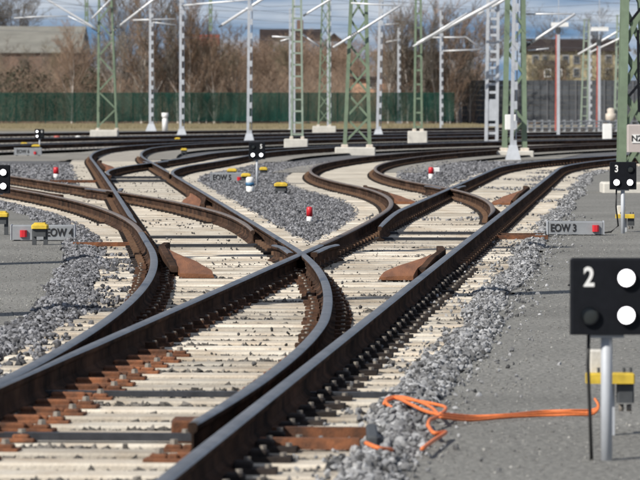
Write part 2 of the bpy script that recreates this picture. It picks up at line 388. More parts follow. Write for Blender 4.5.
for T, o in ((TF1, F1), (TF2, F2), (TF3, F3)):
    for d in (-G, G): rail('rail', off(T, d), o)

# crossing frogs: wing rails beside the point where two rails cross
def crossing(P, Q):
    d = np.hypot(P[:, None, 0] - Q[None, :, 0], P[:, None, 1] - Q[None, :, 1]); i, j = np.unravel_index(d.argmin(), d.shape); return arc(P)[i], arc(Q)[j]
def frog(P, Q, o):
    sp, sq = crossing(P, Q)
    for (U, su), (W_, sw) in (((P, sp), (Q, sq)), ((Q, sq), (P, sp))):
        u = at_s(U, su - 2.0); w0 = at_s(W_, sw - 2.0)
        side = math.copysign(1, (u[0] - w0[0]) * math.cos(w0[2]) - (u[1] - w0[1]) * math.sin(w0[2]))
        rail('wing_rail', sub(W_, sw + .25, sw + 2.8), o, -.009 if side > 0 else -.012, None, lambda s, q=side: q * (.105 + .05 * max(0, (s - 1.9) / .65)))
ra = lambda T, d: off(T, d)
frog(ra(TA, -G), ra(TB, G), B); frog(ra(TB, -G), ra(TC, G), C); frog(ra(TA, -G), ra(TD, G), D); frog(ra(TB, G), ra(TE, -G), Et)

# check rails with their rusty ramp plates
def check_rail(P, Y0, L, side, o, w_near=.32, w_far=.07, plate=True):
    """P: running rail rows; side +1: the check rail lies to the right of that rail"""
    s0 = s_at_Y(P, Y0); Q = sub(P, s0, s0 + L); S = arc(Q); lead = .9 if plate else 0
    flare = lambda s: .115 + .075 * min(1, max(0, 1 - (s - lead) / 1.0)) + .075 * max(0, 1 - (L - s) / 1.0)
    V = []; F = []; prof = [(-.02, -.15), (.055, -.15), (.055, -.012), (.045, -.002), (-.012, -.002), (-.02, -.012)]
    Qc = [(p, s) for p, s in zip(Q, S) if s >= lead]
    for p, s in Qc:
        c, s_ = math.cos(p[2]), math.sin(p[2])
        drop = .10 * max(0, 1 - (s - lead) / .9) if plate else 0
        for a, z in prof: d = side * (flare(s) + a); V.append((p[0] + d * c, p[1] - d * s_, ZR + z - (drop if z > -.1 else 0)))
    n = len(prof)
    for i in range(len(Qc) - 1):
        for k in range(n): F.append((i * n + k, i * n + (k + 1) % n, (i + 1) * n + (k + 1) % n, (i + 1) * n + k))
    F += [tuple(range(n)), tuple((len(Qc) - 1) * n + k for k in range(n))]
    cr = link('check_rail', mesh('check_rail', V, F, M['railside']), o)
    if plate:
        V = []; F = []
        k = [i for i, s in enumerate(S) if .1 <= s <= L * .93]
        for i in k:
            t = (S[i] - .1) / (L * .83); p = Q[i]; c, s_ = math.cos(p[2]), math.sin(p[2])
            wd = w_far + (w_near - w_far) * (1 - max(0, (t - .1) / .9) ** 2.0)
            h = min(1, .10 + t / .5) ** .7; hi = .03 + (ZR - .045 - .03) * h
            d0, d1 = flare(S[i]) + .058, flare(S[i]) + .058 + wd
            for d, z in ((d0, .022), (d0, hi), (d0 + wd * .45, .03 + (hi - .03) * .96), (d1, .028 + (hi - .03) * .62), (d1 + .012, .022)):
                V.append((p[0] + side * d * c, p[1] - side * d * s_, z))
        m_ = len(k)
        for i in range(m_ - 1):
            for q in range(5): F.append((i * 5 + q, i * 5 + (q + 1) % 5, (i + 1) * 5 + (q + 1) % 5, (i + 1) * 5 + q))
        F += [tuple(range(5)), tuple((m_ - 1) * 5 + q for q in range(5))]
        link('ramp_plate', mesh('ramp_plate', V, F, M['plate']), cr)
check_rail(ra(TA, G), 40.6, 4.8, -1, A)
check_rail(ra(TB, -G), 41.0, 5.6, 1, B)
check_rail(ra(TB, G), 67.5, 8.0, -1, B)
check_rail(ra(TC, -G), 71.5, 9.0, 1, C, plate=False)
check_rail(ra(TA, G), 71.5, 8.0, -1, A)
check_rail(ra(TD, -G), 72.0, 8.0, 1, D)
check_rail(ra(TB, -G), 107.5, 9.0, 1, B)

# sleepers: unit mesh scaled to length, one object each; long ones carry both tracks of a turnout
def sleeper_mesh():
    w0, w1, h, ch = .15, .128, .20, .012
    prof = [(-w0, -h), (w0, -h), (w1 + .008, -ch), (w1 - .004, 0), (-w1 + .004, 0), (-w1 - .008, -ch)]
    V = [(-.5, a, z) for a, z in prof] + [(.5, a, z) for a, z in prof]
    F = [(k, (k + 1) % 6, 6 + (k + 1) % 6, 6 + k) for k in range(6)] + [tuple(range(5, -1, -1)), tuple(range(6, 12))]
    return [mesh('sleeper', V, F, M[q]) for q in ('concrete', 'concrete2')]
SLM, SLM2 = sleeper_mesh(); ZS = ZR - .172 - .010
def lateral(T, x, y, th):
    dx, dy = T[:, 0] - x, T[:, 1] - y; u = dx * math.sin(th) + dy * math.cos(th); v = dx * math.cos(th) - dy * math.sin(th)
    k = np.argsort(u); 
    if u.max() < 0 or u.min() > 0: return None
    return float(np.interp(0, u[k], v[k]))
def clip_mesh(kind):
    mb = MB()
    if kind == 'clip':
        mb.box((.125, 0, .012), (.115, .15, .024), 0); mb.box((.105, 0, .040), (.075, .105, .034), 0); mb.tube([(.125, 0, .03), (.125, 0, .068)], .017, 6, 1)
    else:
        mb.box((.24, 0, .009), (.36, .13, .018), 0, .005); mb.box((.17, 0, .032), (.20, .05, .028), 0, .01); mb.box((.28, .03, .028), (.05, .04, .024), 0, .008)
        mb.box((.35, 0, .028), (.085, .08, .02), 0, .008); mb.tube([(.35, 0, .036), (.35, 0, .062)], [.025, .02], 6, 1)
    if kind == 'sole_plate': mb = MB(); mb.box((.165, 0, .013), (.20, .16, .026), 0); mb.box((.11, 0, .04), (.09, .11, .036), 0, .01); mb.tube([(.13, 0, .03), (.13, 0, .075)], .017, 6, 1); mb.tube([(.225, 0, .02), (.225, 0, .042)], .018, 6, 1)
    return mesh(kind, mb.V, mb.F, [M[{'clip': 'clip', 'sole_plate': 'darkplate'}.get(kind, 'orange')], M['bolt']], mb.M)
CLM, CHM, SPM = clip_mesh('clip'), clip_mesh('slide_chair'), clip_mesh('sole_plate')
def clip_far():
    mb = MB(); mb.box((.125, 0, .012), (.12, .16, .024), 0); mb.box((.105, 0, .038), (.07, .10, .055), 1); return mb
far_clips = {}
def lay(T, o, s0, s1, branches, rails_of, Yclip, Ypart, chairs=None, tail='concrete'):
    """sleepers of track T (parts of o) from s0 to s1; branches: (track rows, s from, s to) carried on the same long sleepers"""
    s = s0; n = 0; tailV = []; tailF = []; cmb = MB(); amb = clip_far()
    while s < s1:
        x, y, th = at_s(T, s); lo, hi = -1.3, 1.3
        for bt, u0, u1 in branches:
            if u0 <= s <= u1:
                v = lateral(bt, x, y, th)
                if v is not None: lo, hi = min(lo, v - 1.28), max(hi, v + 1.28)
        lo -= random.uniform(0, .06); hi += random.uniform(0, .06)
        c, s_ = math.cos(th), math.sin(th); m = (lo + hi) / 2
        Mx = Matrix.Translation((x + m * c, y - m * s_, ZS + random.uniform(-.004, .003))) @ Matrix.Rotation(-th + random.uniform(-.004, .004), 4, 'Z') @ Matrix.Diagonal((hi - lo, 1, 1, 1))
        if y < Ypart:
            so_ = link('sleeper', SLM if y < 78 + random.uniform(-6, 6) else SLM2, o); so_.matrix_basis = Mx; n += 1
        else:
            so_ = None; b = len(tailV); tailV += [Mx @ v.co for v in SLM.vertices]; tailF += [tuple(b + i for i in p.vertices) for p in SLM.polygons]
        # fastenings on both sides of every rail that crosses this sleeper
        if y > 10:
            for rt in rails_of:
                v = lateral(rt, x, y, th)
                if v is None or v < lo + .2 or v > hi - .2: continue
                for sd in (-1, 1):
                    ch = chairs and chairs(y, v, sd)
                    if ch == 'skip': continue
                    Rz = Matrix.Rotation(-th + (math.pi if sd < 0 else 0), 4, 'Z'); P0 = Vector((x + v * c, y - v * s_, ZS))
                    if y < Yclip:
                        co = bpy.data.objects.new({'chair': 'slide_chair', 'plate': 'sole_plate'}.get(ch, 'rail_clip'), {'chair': CHM, 'plate': SPM}.get(ch, CLM)); COL.objects.link(co)
                        co.parent = so_; co.matrix_parent_inverse = Mx.inverted(); co.matrix_basis = Matrix.Translation(P0 + Vector((random.uniform(-.012, .012), random.uniform(-.02, .02), random.uniform(-.004, .004)))) @ Rz @ Matrix.Rotation(random.uniform(-.05, .05), 4, 'Z')
                    elif y < 135:
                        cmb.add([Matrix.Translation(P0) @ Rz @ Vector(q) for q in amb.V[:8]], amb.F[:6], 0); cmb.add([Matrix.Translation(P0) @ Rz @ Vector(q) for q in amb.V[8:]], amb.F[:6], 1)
        s += .6
    if tailV:
        t_ = link('sleeper_run', mesh('sleeper_run', tailV, tailF, M[tail]), o); tag(t_, kind='stuff')
    if cmb.V:
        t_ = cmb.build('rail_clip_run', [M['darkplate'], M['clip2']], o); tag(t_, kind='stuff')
aL, aR, bL, bR, cL, cR, dL, dR, eL, eR = ra(TA, -G), ra(TA, G), ra(TB, -G), ra(TB, G), ra(TC, -G), ra(TC, G), ra(TD, -G), ra(TD, G), ra(TE, -G), ra(TE, G)
cut = lambda P, Y0: P[P[:, 1] > Y0]
def chairsA(y, v, sd):
    if abs(v - G) < .05 and sd > 0: return 'plate'
    if y < 20 or y > 29: return None
    if abs(v) < G + .05 and abs(v) > G - .05: return 'skip' if (v < 0) != (sd > 0) and False else ('chair' if (v < 0) == (sd > 0) else None)
    return 'skip'
sA = lambda Y: s_at_Y(TA, Y); sB = lambda Y: s_at_Y(TB, Y); sD = lambda Y: s_at_Y(TD, Y); sC = lambda Y: s_at_Y(TC, Y); sE = lambda Y: s_at_Y(TE, Y)
lay(TA, A, .3, endA, [(TB, sA(19.5), sA(47.5)), (TD, sA(52), sA(82))], [aL, aR, cut(bL, 29), cut(bR, 29), cut(dL, 60), cut(dR, 60)], 44, 112, chairsA)
lay(TB, B, sB(48.0), endB, [(TC, sB(50), sB(80)), (TE, sB(91), sB(121))], [bL, bR, cut(cL, 60), cut(cR, 60), cut(eL, 100), cut(eR, 100)], 0, 128, None, 'dusty')
lay(TC, C, sC(80.6), endC, [], [cL, cR], 0, 112)
lay(TD, D, sD(82.6), endD, [], [dL, dR], 0, 125, None, 'dusty')
lay(TE, Et, sE(121.6), endE, [], [eL, eR], 0, 130, None, 'dusty')
for T, o in ((TF1, F1), (TF2, F2), (TF3, F3)):
    lay(T, o, .5, arc(T)[-1] - .5, [], [], 0, 0, None, 'dusty')
    strip('ballast_bed', T, -2.2, 2.2, .004, M['bed'])

for T, Y0, nm in ((TD, 106, 'D'), (TE, 126, 'E'), (TB, 132, 'B')):
    q = T[T[:, 1] > Y0]
    for sd in (-1, 1): strip('ballast_shoulder', q, sd * (G + .10), sd * (G + 1.1), ZS + .006, M['yard'])
# point rods, locks and drive bars: parts of the track whose blades they move
def rod(o, T, Y, v0, v1, w_=.05, h_=.05, z=.045, m='rod', name='point_rod'):
    x, y, th = at_s(T, s_at_Y(T, Y)); c, s_ = math.cos(th), math.sin(th)
    return bar(name, (x + v0 * c, y - v0 * s_, z), (x + v1 * c, y - v1 * s_, z), h_, w_, M[m], o)
rod(A, TA, 21.25, -1.5, .62, .06, .038, .044); rod(A, TA, 24.45, -1.3, 1.38, .06, .032, .040)
rod(A, TA, 20.75, .82, 1.30, .055, .055, .055, 'orange', 'drive_bar'); rod(A, TA, 21.45, .82, 1.30, .055, .055, .055, 'orange', 'drive_bar')
x, y, th = at_s(TA, s_at_Y(TA, 21.1)); mb = MB(); mb.box((x + 1.335, y - .05, .055), (.055, .80, .075), 0, .01); mb.build('drive_end_block', M['dark'], A)
x, y, th = at_s(TA, s_at_Y(TA, 21.25)); mb = MB(); mb.box((x + .50, y - .05, .075), (.12, .10, .13), 0, .012); mb.build('lock_block', M['bolt'], A)
mb = MB(); mb.box((x + .46, y + .25, .07), (.26, .30, .09), 0, .01); mb.build('blade_foot_bracket', M['orange'], A)
mb = MB(); mb.box((x - .93, y - .06, .075), (.10, .09, .05), 0, .01); mb.build('rod_clamp', M['orange'], A)
rod(D, TA, 52.9, -.6, .72, .08, .035, .04); rod(D, TA, 55.3, -.55, .70, .08, .035, .04); rod(D, TA, 53.3, .84, 1.52, .06, .05, .05, 'orange', 'drive_bar')
rod(D, TA, 54.2, .84, 1.45, .06, .05, .05, 'clip', 'drive_bar')
rod(C, TB, 50.4, -.75, .60, .08, .035, .04); rod(C, TB, 53.6, -.7, .5, .08, .035, .04); rod(C, TB, 50.6, -1.55, -.86, .06, .05, .05, 'orange', 'drive_bar')
rod(Et, TB, 93.0, -.7, .7, .10, .05, .05); rod(Et, TB, 97.5, -.7, .7, .10, .05, .05); rod(Et, TB, 92.5, -1.9, -.86, .10, .06, .05, 'orange', 'drive_bar')

# ------------------------------------------------------------------ ballast stones (real stones, too many to count)
def ico():
    t = (1 + 5 ** .5) / 2
    V = np.array([(-1, t, 0), (1, t, 0), (-1, -t, 0), (1, -t, 0), (0, -1, t), (0, 1, t), (0, -1, -t), (0, 1, -t), (t, 0, -1), (t, 0, 1), (-t, 0, -1), (-t, 0, 1)]) / math.hypot(1, t)
    F = np.array([(0, 11, 5), (0, 5, 1), (0, 1, 7), (0, 7, 10), (0, 10, 11), (1, 5, 9), (5, 11, 4), (11, 10, 2), (10, 7, 6), (7, 1, 8), (3, 9, 4), (3, 4, 2), (3, 2, 6), (3, 6, 8), (3, 8, 9), (4, 9, 5), (2, 4, 11), (6, 2, 10), (8, 6, 7), (9, 8, 1)])
    return V, F
def octa():
    V = np.array([(1, 0, 0), (-1, 0, 0), (0, 1, 0), (0, -1, 0), (0, 0, 1), (0, 0, -1)], float)
    F = np.array([(0, 2, 4), (2, 1, 4), (1, 3, 4), (3, 0, 4), (2, 0, 5), (1, 2, 5), (3, 1, 5), (0, 3, 5)]); return V, F
def stones(name, P, size, m, label, fine=True):
    P = np.asarray(P, float); n = len(P); V0, F0 = ico() if fine else octa(); k = len(V0)
    shapes = V0[None] * (1 + rng.uniform(-.42, .34, (24, k, 1))) * rng.uniform(.5, 1.2, (24, 1, 3))
    q = rng.normal(size=(n, 4)); q /= np.linalg.norm(q, axis=1, keepdims=True); a, b, c, d = q.T
    Rm = np.stack([1 - 2 * (c * c + d * d), 2 * (b * c - a * d), 2 * (b * d + a * c), 2 * (b * c + a * d), 1 - 2 * (b * b + d * d), 2 * (c * d - a * b), 2 * (b * d - a * c), 2 * (c * d + a * b), 1 - 2 * (b * b + c * c)], 1).reshape(n, 3, 3)
    sz = rng.uniform(size[0], size[1], n) / 2
    W_ = np.einsum('nij,nkj->nki', Rm, shapes[rng.integers(0, 24, n)]) * sz[:, None, None] + P[:, None]
    Fa = (F0[None] + (np.arange(n) * k)[:, None, None]).reshape(-1, 3)
    tone = np.repeat(rng.uniform(0, 1, n) ** 1.15, k)
    o = link(name, tri_mesh(name, W_.reshape(-1, 3), Fa, m, tone)); tag(o, label, 'ballast', kind='stuff'); return o
def scatter(T, s0, s1, v0, v1, dens, zf, clumpy=0.0):
    n = int((s1 - s0) * (v1 - v0) * dens); s = rng.uniform(s0, s1, n); f = rng.uniform(0, 1, n)
    wob = .05 * np.sin(s * .5) + .03 * np.sin(s * 1.7 + 1)
    v = v0 + (v1 - v0) * f; S = arc(T)
    x, y, th = [np.interp(s, S, T[:, i]) for i in range(3)]
    e = np.minimum(f, 1 - f) * 2                                   # 0 at both edges of the strip
    keep = rng.uniform(0, 1, n) < np.clip(e * 4, .25, 1)
    v = v + wob * (np.abs(v) > 1.25)
    P = np.stack([x + v * np.cos(th), y - v * np.sin(th), zf(f, e) + rng.uniform(-.012, .02, n)], 1)
    return P[keep]
zr_ = lambda f, e: .0 + .035 * e
nf = 800; sf = rng.uniform(sA(15), sA(60), nf); vf = G + .46 - rng.uniform(0, 1, nf) ** 2.0 * .34; xf = [np.interp(sf, arc(TA), TA[:, i]) for i in range(3)]
spill = np.stack([xf[0] + vf * np.cos(xf[2]), xf[1] - vf * np.sin(xf[2]), ZS + rng.uniform(-.005, .02, nf)], 1)[(np.sin(sf * .8) + np.sin(sf * 2.9) > -.5)]
nf = 700; sf = rng.uniform(sA(15), sA(66), nf); vf = G + .80 + np.minimum(1.2, rng.exponential(.09, nf)); xf = [np.interp(sf, arc(TA), TA[:, i]) for i in range(3)]
edge = np.stack([xf[0] + vf * np.cos(xf[2]), xf[1] - vf * np.sin(xf[2]), .002 + rng.uniform(0, .012, nf)], 1)
stones('ballast_stones', np.vstack([spill, edge]), (.012, .040), M['stoneR'], 'small chips spilled beside the right-hand ballast strip')
right = np.vstack([scatter(TA, sA(14), sA(32), G + .46, G + .82, 1050, zr_), scatter(TA, sA(32), sA(70), G + .48, G + .80, 850, zr_), scatter(TA, sA(70), sA(110), G + .5, G + .85, 200, zr_)])
bx_ = 320 + FPX * right[:, 0] / right[:, 1]; right = right[~((right[:, 1] > 46) & (right[:, 1] < 57) & (bx_ > 545))]
stones('ballast_stones', right, (.020, .060), M['stoneR'], 'pale grey ballast stones along the right-hand walkway')
nf = 900; sf = rng.uniform(sB(22), sB(50), nf); vf = -G - .46 + rng.uniform(0, 1, nf) ** 2.2 * .36; xf = [np.interp(sf, arc(TB), TB[:, i]) for i in range(3)]
spill = np.stack([xf[0] + vf * np.cos(xf[2]), xf[1] - vf * np.sin(xf[2]), ZS + rng.uniform(-.005, .02, nf)], 1)[(np.sin(sf * .8) + np.sin(sf * 2.9) > -.2)]
left = np.vstack([spill, scatter(TB, sB(22), sB(50.3), -G - .95, -G - .48, 950, zr_), scatter(TC, .3, sC(95), -G - .95, -G - .42, 420, zr_)])
stones('ballast_stones', left, (.022, .058), M['stone'], 'grey ballast stones along the left-hand walkway')
def between(PL, PR, Y0, Y1, m0, m1, dens, z):
    out = []
    for Y in np.arange(Y0, Y1, .5):
        a = np.interp(Y, PL[:, 1], PL[:, 0]) + m0; b = np.interp(Y, PR[:, 1], PR[:, 0]) - m1
        if b - a < .05: continue
        n = rng.poisson((b - a) * .5 * dens)
        out.append(np.stack([rng.uniform(a, b, n), Y + rng.uniform(0, .5, n), z + rng.uniform(-.02, .03, n)], 1))
    return np.vstack(out)
midA = between(bR, np.vstack([aL[aL[:, 1] < TD[0, 1]], dL]), 46, 90, .50, .50, 560, -.02)
midB = between(np.vstack([bR[bR[:, 1] < TE[0, 1]], eR]), dL, 90, 128, .55, .55, 220, -.02)
stones('ballast_stones', np.vstack([midA]), (.03, .066), M['stone'], 'dark grey ballast filling the wedge between the two diverging tracks', False)
stones('ballast_stones', midB, (.04, .085), M['stone'], 'dark grey ballast around the middle position signal', False)
stones('ballast_stones', between(cR, bL, 78, 122, .55, .55, 150, -.02), (.05, .10), M['stone'], 'dark grey ballast behind the short red marker on the left', False)
stones('ballast_stones', between(dR, aL, 80, 128, .5, .5, 130, -.02), (.05, .10), M['stone'], 'ballast in the wedge around the right-hand red and white marker', False)
# stones packed into the cribs between the sleepers of the near turnout
n = 44000; s = .3 + .6 * (rng.integers(int(15 / .6), int(58 / .6), n) + .5) + rng.uniform(-.17, .17, n); S_ = arc(TA); xyz = [np.interp(s, S_, TA[:, i]) for i in range(3)]
lo_ = np.interp(xyz[1], [0, 20, 30, 40, 47, 47.1, 90], [-1.3, -1.3, -1.65, -2.4, -3.1, -1.3, -1.3]); v = lo_ + rng.uniform(0, 1, n) * (1.33 - lo_)
deep = .010 * (np.sin(np.floor(s / .6) * 2.4 + 1.1 * v) + np.sin(np.floor(s / .6) * 5.1 + 2.6 * v))
Pc = np.stack([xyz[0] + v * np.cos(xyz[2]), xyz[1] - v * np.sin(xyz[2]), ZS - .038 + deep + rng.uniform(-.008, .008, n)], 1)
stones('ballast_stones', Pc, (.026, .062), M['stonec'], 'ballast stones packed between the sleepers of the nearest switch', False)
# stray stones on and between the sleepers
n = 3200; s = rng.uniform(sA(16), sA(62), n) ; v = rng.uniform(-1.35, 1.32, n); S_ = arc(TA); xyz = [np.interp(s, S_, TA[:, i]) for i in range(3)]
frac = (s - .3) / .6 % 1; onslp = (frac < .2) | (frac > .8)
keep = (np.abs(np.abs(v) - G) > .12) & (~onslp | (rng.uniform(0, 1, n) < .03)) & (np.sin(np.floor(s / .6) * 2.4 + 1.1 * v) + np.sin(np.floor(s / .6) * 5.1 + 2.6 * v) + .5 * np.sin(v * 9 + s) > 1.0)
P1 = np.stack([xyz[0] + v * np.cos(xyz[2]), xyz[1] - v * np.sin(xyz[2]), np.where(onslp, ZS + .010, ZS - .010)], 1)[keep]
n = 3500; s = rng.uniform(sB(24), sB(120), n); v = rng.uniform(-1.32, 1.32, n); S_ = arc(TB); xyz = [np.interp(s, S_, TB[:, i]) for i in range(3)]
keep = (np.abs(np.abs(v) - G) > .12) & (np.sin(s * .8) + np.sin(s * 2.1 + v) > -.1) & (rng.uniform(0, 1, n) < .6)
P2 = np.stack([xyz[0] + v * np.cos(xyz[2]), xyz[1] - v * np.sin(xyz[2]), np.full(n, ZS + .008)], 1)[keep]
n = 7000; s = rng.uniform(sA(62), sA(125), n); v = rng.uniform(-1.4, 1.4, n); xyz = [np.interp(s, arc(TA), TA[:, i]) for i in range(3)]; keep = (np.abs(np.abs(v) - G) > .12) & (np.sin(s * .55) + np.sin(s * 1.3 + 2 * v) + np.sin(v * 3.1) > .6)
P3 = np.stack([xyz[0] + v * np.cos(xyz[2]), xyz[1] - v * np.sin(xyz[2]), np.full(n, ZS + .006)], 1)[keep]
stones('ballast_stones', P3, (.02, .06), M['stone'], 'grey ballast strewn over the far sleepers of the main track', False)
stones('ballast_stones', np.vstack([P1, P2]), (.012, .036), M['stoned'], 'stray dark ballast stones lying on and between the pale sleepers')

ng = 7000; s = rng.uniform(sA(15), sA(60), ng); v = G + .8 + rng.uniform(0, 1, ng) ** 1.5 * 4.5; xyz = [np.interp(s, arc(TA), TA[:, i]) for i in range(3)]
g1 = np.stack([xyz[0] + v * np.cos(xyz[2]), xyz[1] - v * np.sin(xyz[2]), np.full(ng, .003)], 1)
stones('loose_grit', g1, (.008, .020), M['grit'], 'loose grit strewn over the right-hand walkway', False)
ng = 4500; s = rng.uniform(sB(24), sB(52), ng); v = -G - .85 - rng.uniform(0, 1, ng) ** 1.5 * 2.5; xyz = [np.interp(s, arc(TB), TB[:, i]) for i in range(3)]
g1 = np.stack([xyz[0] + v * np.cos(xyz[2]), xyz[1] - v * np.sin(xyz[2]), np.full(ng, .003)], 1)
stones('loose_grit', g1, (.008, .020), M['grit'], 'loose grit strewn over the left-hand walkway', False)

# ------------------------------------------------------------------ signals, cover boxes and small trackside things
def text(name, s, loc, h, m, parent, rz=0.0, w=1.0):
    c = bpy.data.curves.new(name, 'FONT'); c.body = s; c.size = h * 1.38; c.extrude = .0015; c.offset = h * .035; c.align_x = 'CENTER'; c.align_y = 'CENTER'; c.materials.append(m)
    o = bpy.data.objects.new(name, c); COL.objects.link(o); o.parent = parent
    o.location = loc; o.rotation_euler = (R(90), 0, rz); o.scale = (w, 1, 1); return o
def signal(p, label, digit, digit_at, lamps, h=.96, yaw=0.0, wd=.348, hg=.362):
    """digit_at and lamps: (column, row), -1/+1; lamps: dict -> lit"""
    o = empty('position_signal', p, label, 'signal', 'position signals of the switches', yaw); ps = p
    mb = MB(); mb.tube([(0, .03, -.08), (0, .03, h - hg + .10)], .027, 14); pole = mb.build('pole', M['galv'], o, True, False)
    mb = MB(); mb.box((0, .03, h - hg - .008), (.16, .075, .016), 0, .004); mb.build('bracket', M['galv'], o, False, False)
    mb = MB(); mb.box((0, 0, h - hg / 2), (wd, .085, hg), 0, .010); hs = mb.build('housing', M['black'], o, False, False)
    if digit: text('digit', digit, (digit_at[0] * .088, -.0445, h - hg / 2 + digit_at[1] * .088), .092, M['white'], o, w=.82)
    for (cx, cz), lit in lamps.items():
        x, z = cx * .088, h - hg / 2 + cz * .088
        mb = MB(); n = 20
        for r0, r1, y0, y1 in ((.046, .046, -.043, -.064), (.046, .041, -.064, -.064), (.041, .041, -.064, -.046)):
            V = [(x + r0 * math.cos(6.2832 * k / n), y0, z + r0 * math.sin(6.2832 * k / n)) for k in range(n)] + [(x + r1 * math.cos(6.2832 * k / n), y1, z + r1 * math.sin(6.2832 * k / n)) for k in range(n)]
            mb.add(V, [(k, (k + 1) % n, n + (k + 1) % n, n + k) for k in range(n)])
        lp = mb.build('lamp', M['black'], o, False, False)
        V = [(x, -.0535, z)] + [(x + .0405 * math.cos(6.2832 * k / n), -.048, z + .0405 * math.sin(6.2832 * k / n)) for k in range(n)]
        le = link('lens', mesh('lens', V, [(0, 1 + k, 1 + (k + 1) % n) for k in range(n)], M['lit' if lit else 'lens'], smooth=True), lp, False)
    return o
s2 = gp(607, 461); sig2 = signal(s2, 'nearest black position signal, marked 2, at the right edge in front', '2', (-1, 1), {(1, 1): True, (-1, -1): False, (1, -1): True})
mb = MB(); mb.tube([(-.085, .02, .60), (-.088, .025, .45), (-.078, .03, .2), (-.070, .03, -.02)], .0085, 8); mb.build('cable', M['bcable'], sig2, True, False)
s3 = gp(623, 233.5); sig3 = signal(s3, 'black position signal marked 3 in front of the green mast on the right', '3', (-1, 1), {(1, 1): False, (-1, -1): True, (1, -1): True}, .94)
mb = MB(); mb.tube([(-.085, .02, .58), (-.09, .025, .35), (-.06, .03, .1), (-.16, .0, .02), (-.3, .0, .008)], .011, 8); mb.build('cable', M['bcable'], sig3, True, False)
signal(gp(-3.5, 237), 'black position signal cut off by the left edge of the picture', '4', (-1, 1), {(1, 1): True, (-1, -1): False, (1, -1): True}, .92)
signal(gp(257, 186.5, -.04), 'black position signal standing on dark ballast between the two diverging tracks', '5', (1, 1), {(-1, -1): True, (1, -1): True, (-1, 1): False}, .94)
signal(gp(39.5, 152, -.06), 'smallest and farthest black position signal, beside a yellow lidded box at the far left', '6', (1, 1), {(-1, -1): True, (-1, 1): True, (1, -1): False}, .86)

def cover_box(x0, x1, yb, wd_h, txt, tx, red_x, label, depth=.22, z=0.0, th=.098):
    Y = gd(yb, z); a, b = (x0 - 320) * Y / FPX, (x1 - 320) * Y / FPX; c = (a + b) / 2; L = b - a
    o = empty('drive_cover_box', (c, Y, z), label, 'cover box', 'switch drive cover boxes')
    mb = MB(); mb.box((0, depth / 2, wd_h / 2 + .015), (L, depth, wd_h), 0, .012); mb.build('cover', M['steel'], o, False, False)
    for q in (-.42, 0, .42): mb = MB(); mb.box((q * L, depth / 2, .008), (.07, depth - .03, .03), 0); mb.build('foot_rail', M['dark'], o, False, False)
    for q in (-.5, .5):
        mb = MB(); mb.box((q * (L + .012), depth / 2, wd_h / 2 + .018), (.012, depth + .012, wd_h + .012), 0, .003); mb.build('end_plate', M['galv'], o, False, False)
    if txt: text('lettering', txt, ((tx - 320) * Y / FPX - c, -.006, wd_h / 2 + .012), th, M['print'], o, w=.80)
    if red_x is not None:
        rx = (red_x - 320) * Y / FPX - c
        mb = MB(); mb.prism([(rx - .042, .03), (rx + .042, .03), (rx + .042, -.035), (rx + .02, -.05), (rx - .02, -.05), (rx - .042, -.035)], .05, .135); mb.build('red_padlock_cap', M['red'], o, False, False)
    return o
cover_box(548, 603.5, 235.5, .165, 'EOW 3', 563.5, 595.5, 'long grey metal cover box lettered EOW 3 on the right-hand walkway')
cover_box(11.5, 74, 241, .180, 'EOW 4', 59.5, 23.5, 'long grey metal cover box lettered EOW 4 at the left')
cover_box(211, 244, 183, .215, 'EOW 5', 222, 239, 'grey metal cover box lettered EOW 5 on the middle ballast', z=-.04, th=.12)
cover_box(14.5, 41, 155.5, .25, 'EOW 6', 23, 35, 'farthest and smallest grey metal cover box at the far left', z=-.06, th=.13)

def yellow_box(p, wd, h, label, legs=True, big=False):
    """a junction box under a yellow lid on two legs"""
    o = empty('junction_box', p, label, 'junction box', 'junction boxes with yellow lids')
    if big:
        mb = MB(); mb.box((-.045, .08, h - .055), (.11, .10, .13), 0, .008); mb.build('back_box', M['fnd'], o, False, False)
        mb = MB(); mb.box((0, 0, h - .13), (wd, .12, .052), 0, .006); mb.build('yellow_bar', M['yellow'], o, False, False)
        mb = MB(); mb.box((wd * .32, .02, h - .205), (.085, .09, .10), 0, .008); mb.build('terminal_box', M['dark'], o, False, False)
        for q in (-.02, .02):
            mb = MB(); mb.tube([(wd * .32 + q, .02, h - .265), (wd * .32 + q, .02, h - .30)], .013, 8, 0); mb.build('cable_gland', M['bolt'], o, True, False)
        for q in (-.06, -.02, wd * .28, wd * .42):
            mb = MB(); mb.tube([(q, -.03, h - .10), (q, -.03, h - .075)], .008, 6); mb.build('bolt', M['dark'], o, False, False)
        mb = MB(); mb.box((wd * .02, .06, (h - .15) / 2 - .03), (.045, .03, h - .15 + .06), 0); mb.build('post', M['galv'], o, False, False)
        return o
    mb = MB(); mb.box((0, 0, h - .035), (wd, .20, .055), 0, .016); mb.box((0, 0, h), (wd * .72, .15, .02), 0, .008); mb.build('lid', M['yellow'], o, False, False)
    mb = MB(); mb.box((0, .01, h - .11), (wd * .78, .15, .095), 0, .008); mb.build('body', M['dark'], o, False, False)
    if legs:
        for q in (-1, 1):
            mb = MB(); mb.box((q * wd * .34, 0, (h - .06) / 2 - .03), (.05, .07, h), 0); mb.build('leg', M['dark'], o, False, False)
    return o
yellow_box(gp(610, 436, 0), .245, .425, 'grey junction box with a yellow bar behind the pole of the nearest signal', big=True)
yellow_box(gp(625, 232, 0), .25, .34, 'grey junction box with a yellow bar behind the signal marked 3', big=True)
yellow_box(gp(40, 245, 0), .20, .26, 'junction box with a yellow lid in front of the cover box lettered EOW 4')
yellow_box(gp(1, 235, 0), .2, .30, 'junction box with a yellow lid cut off by the left edge of the picture')
yellow_box(gp(281, 196.5, -.04), .26, .26, 'junction box with a yellow lid on two dark legs, right of the middle signal')
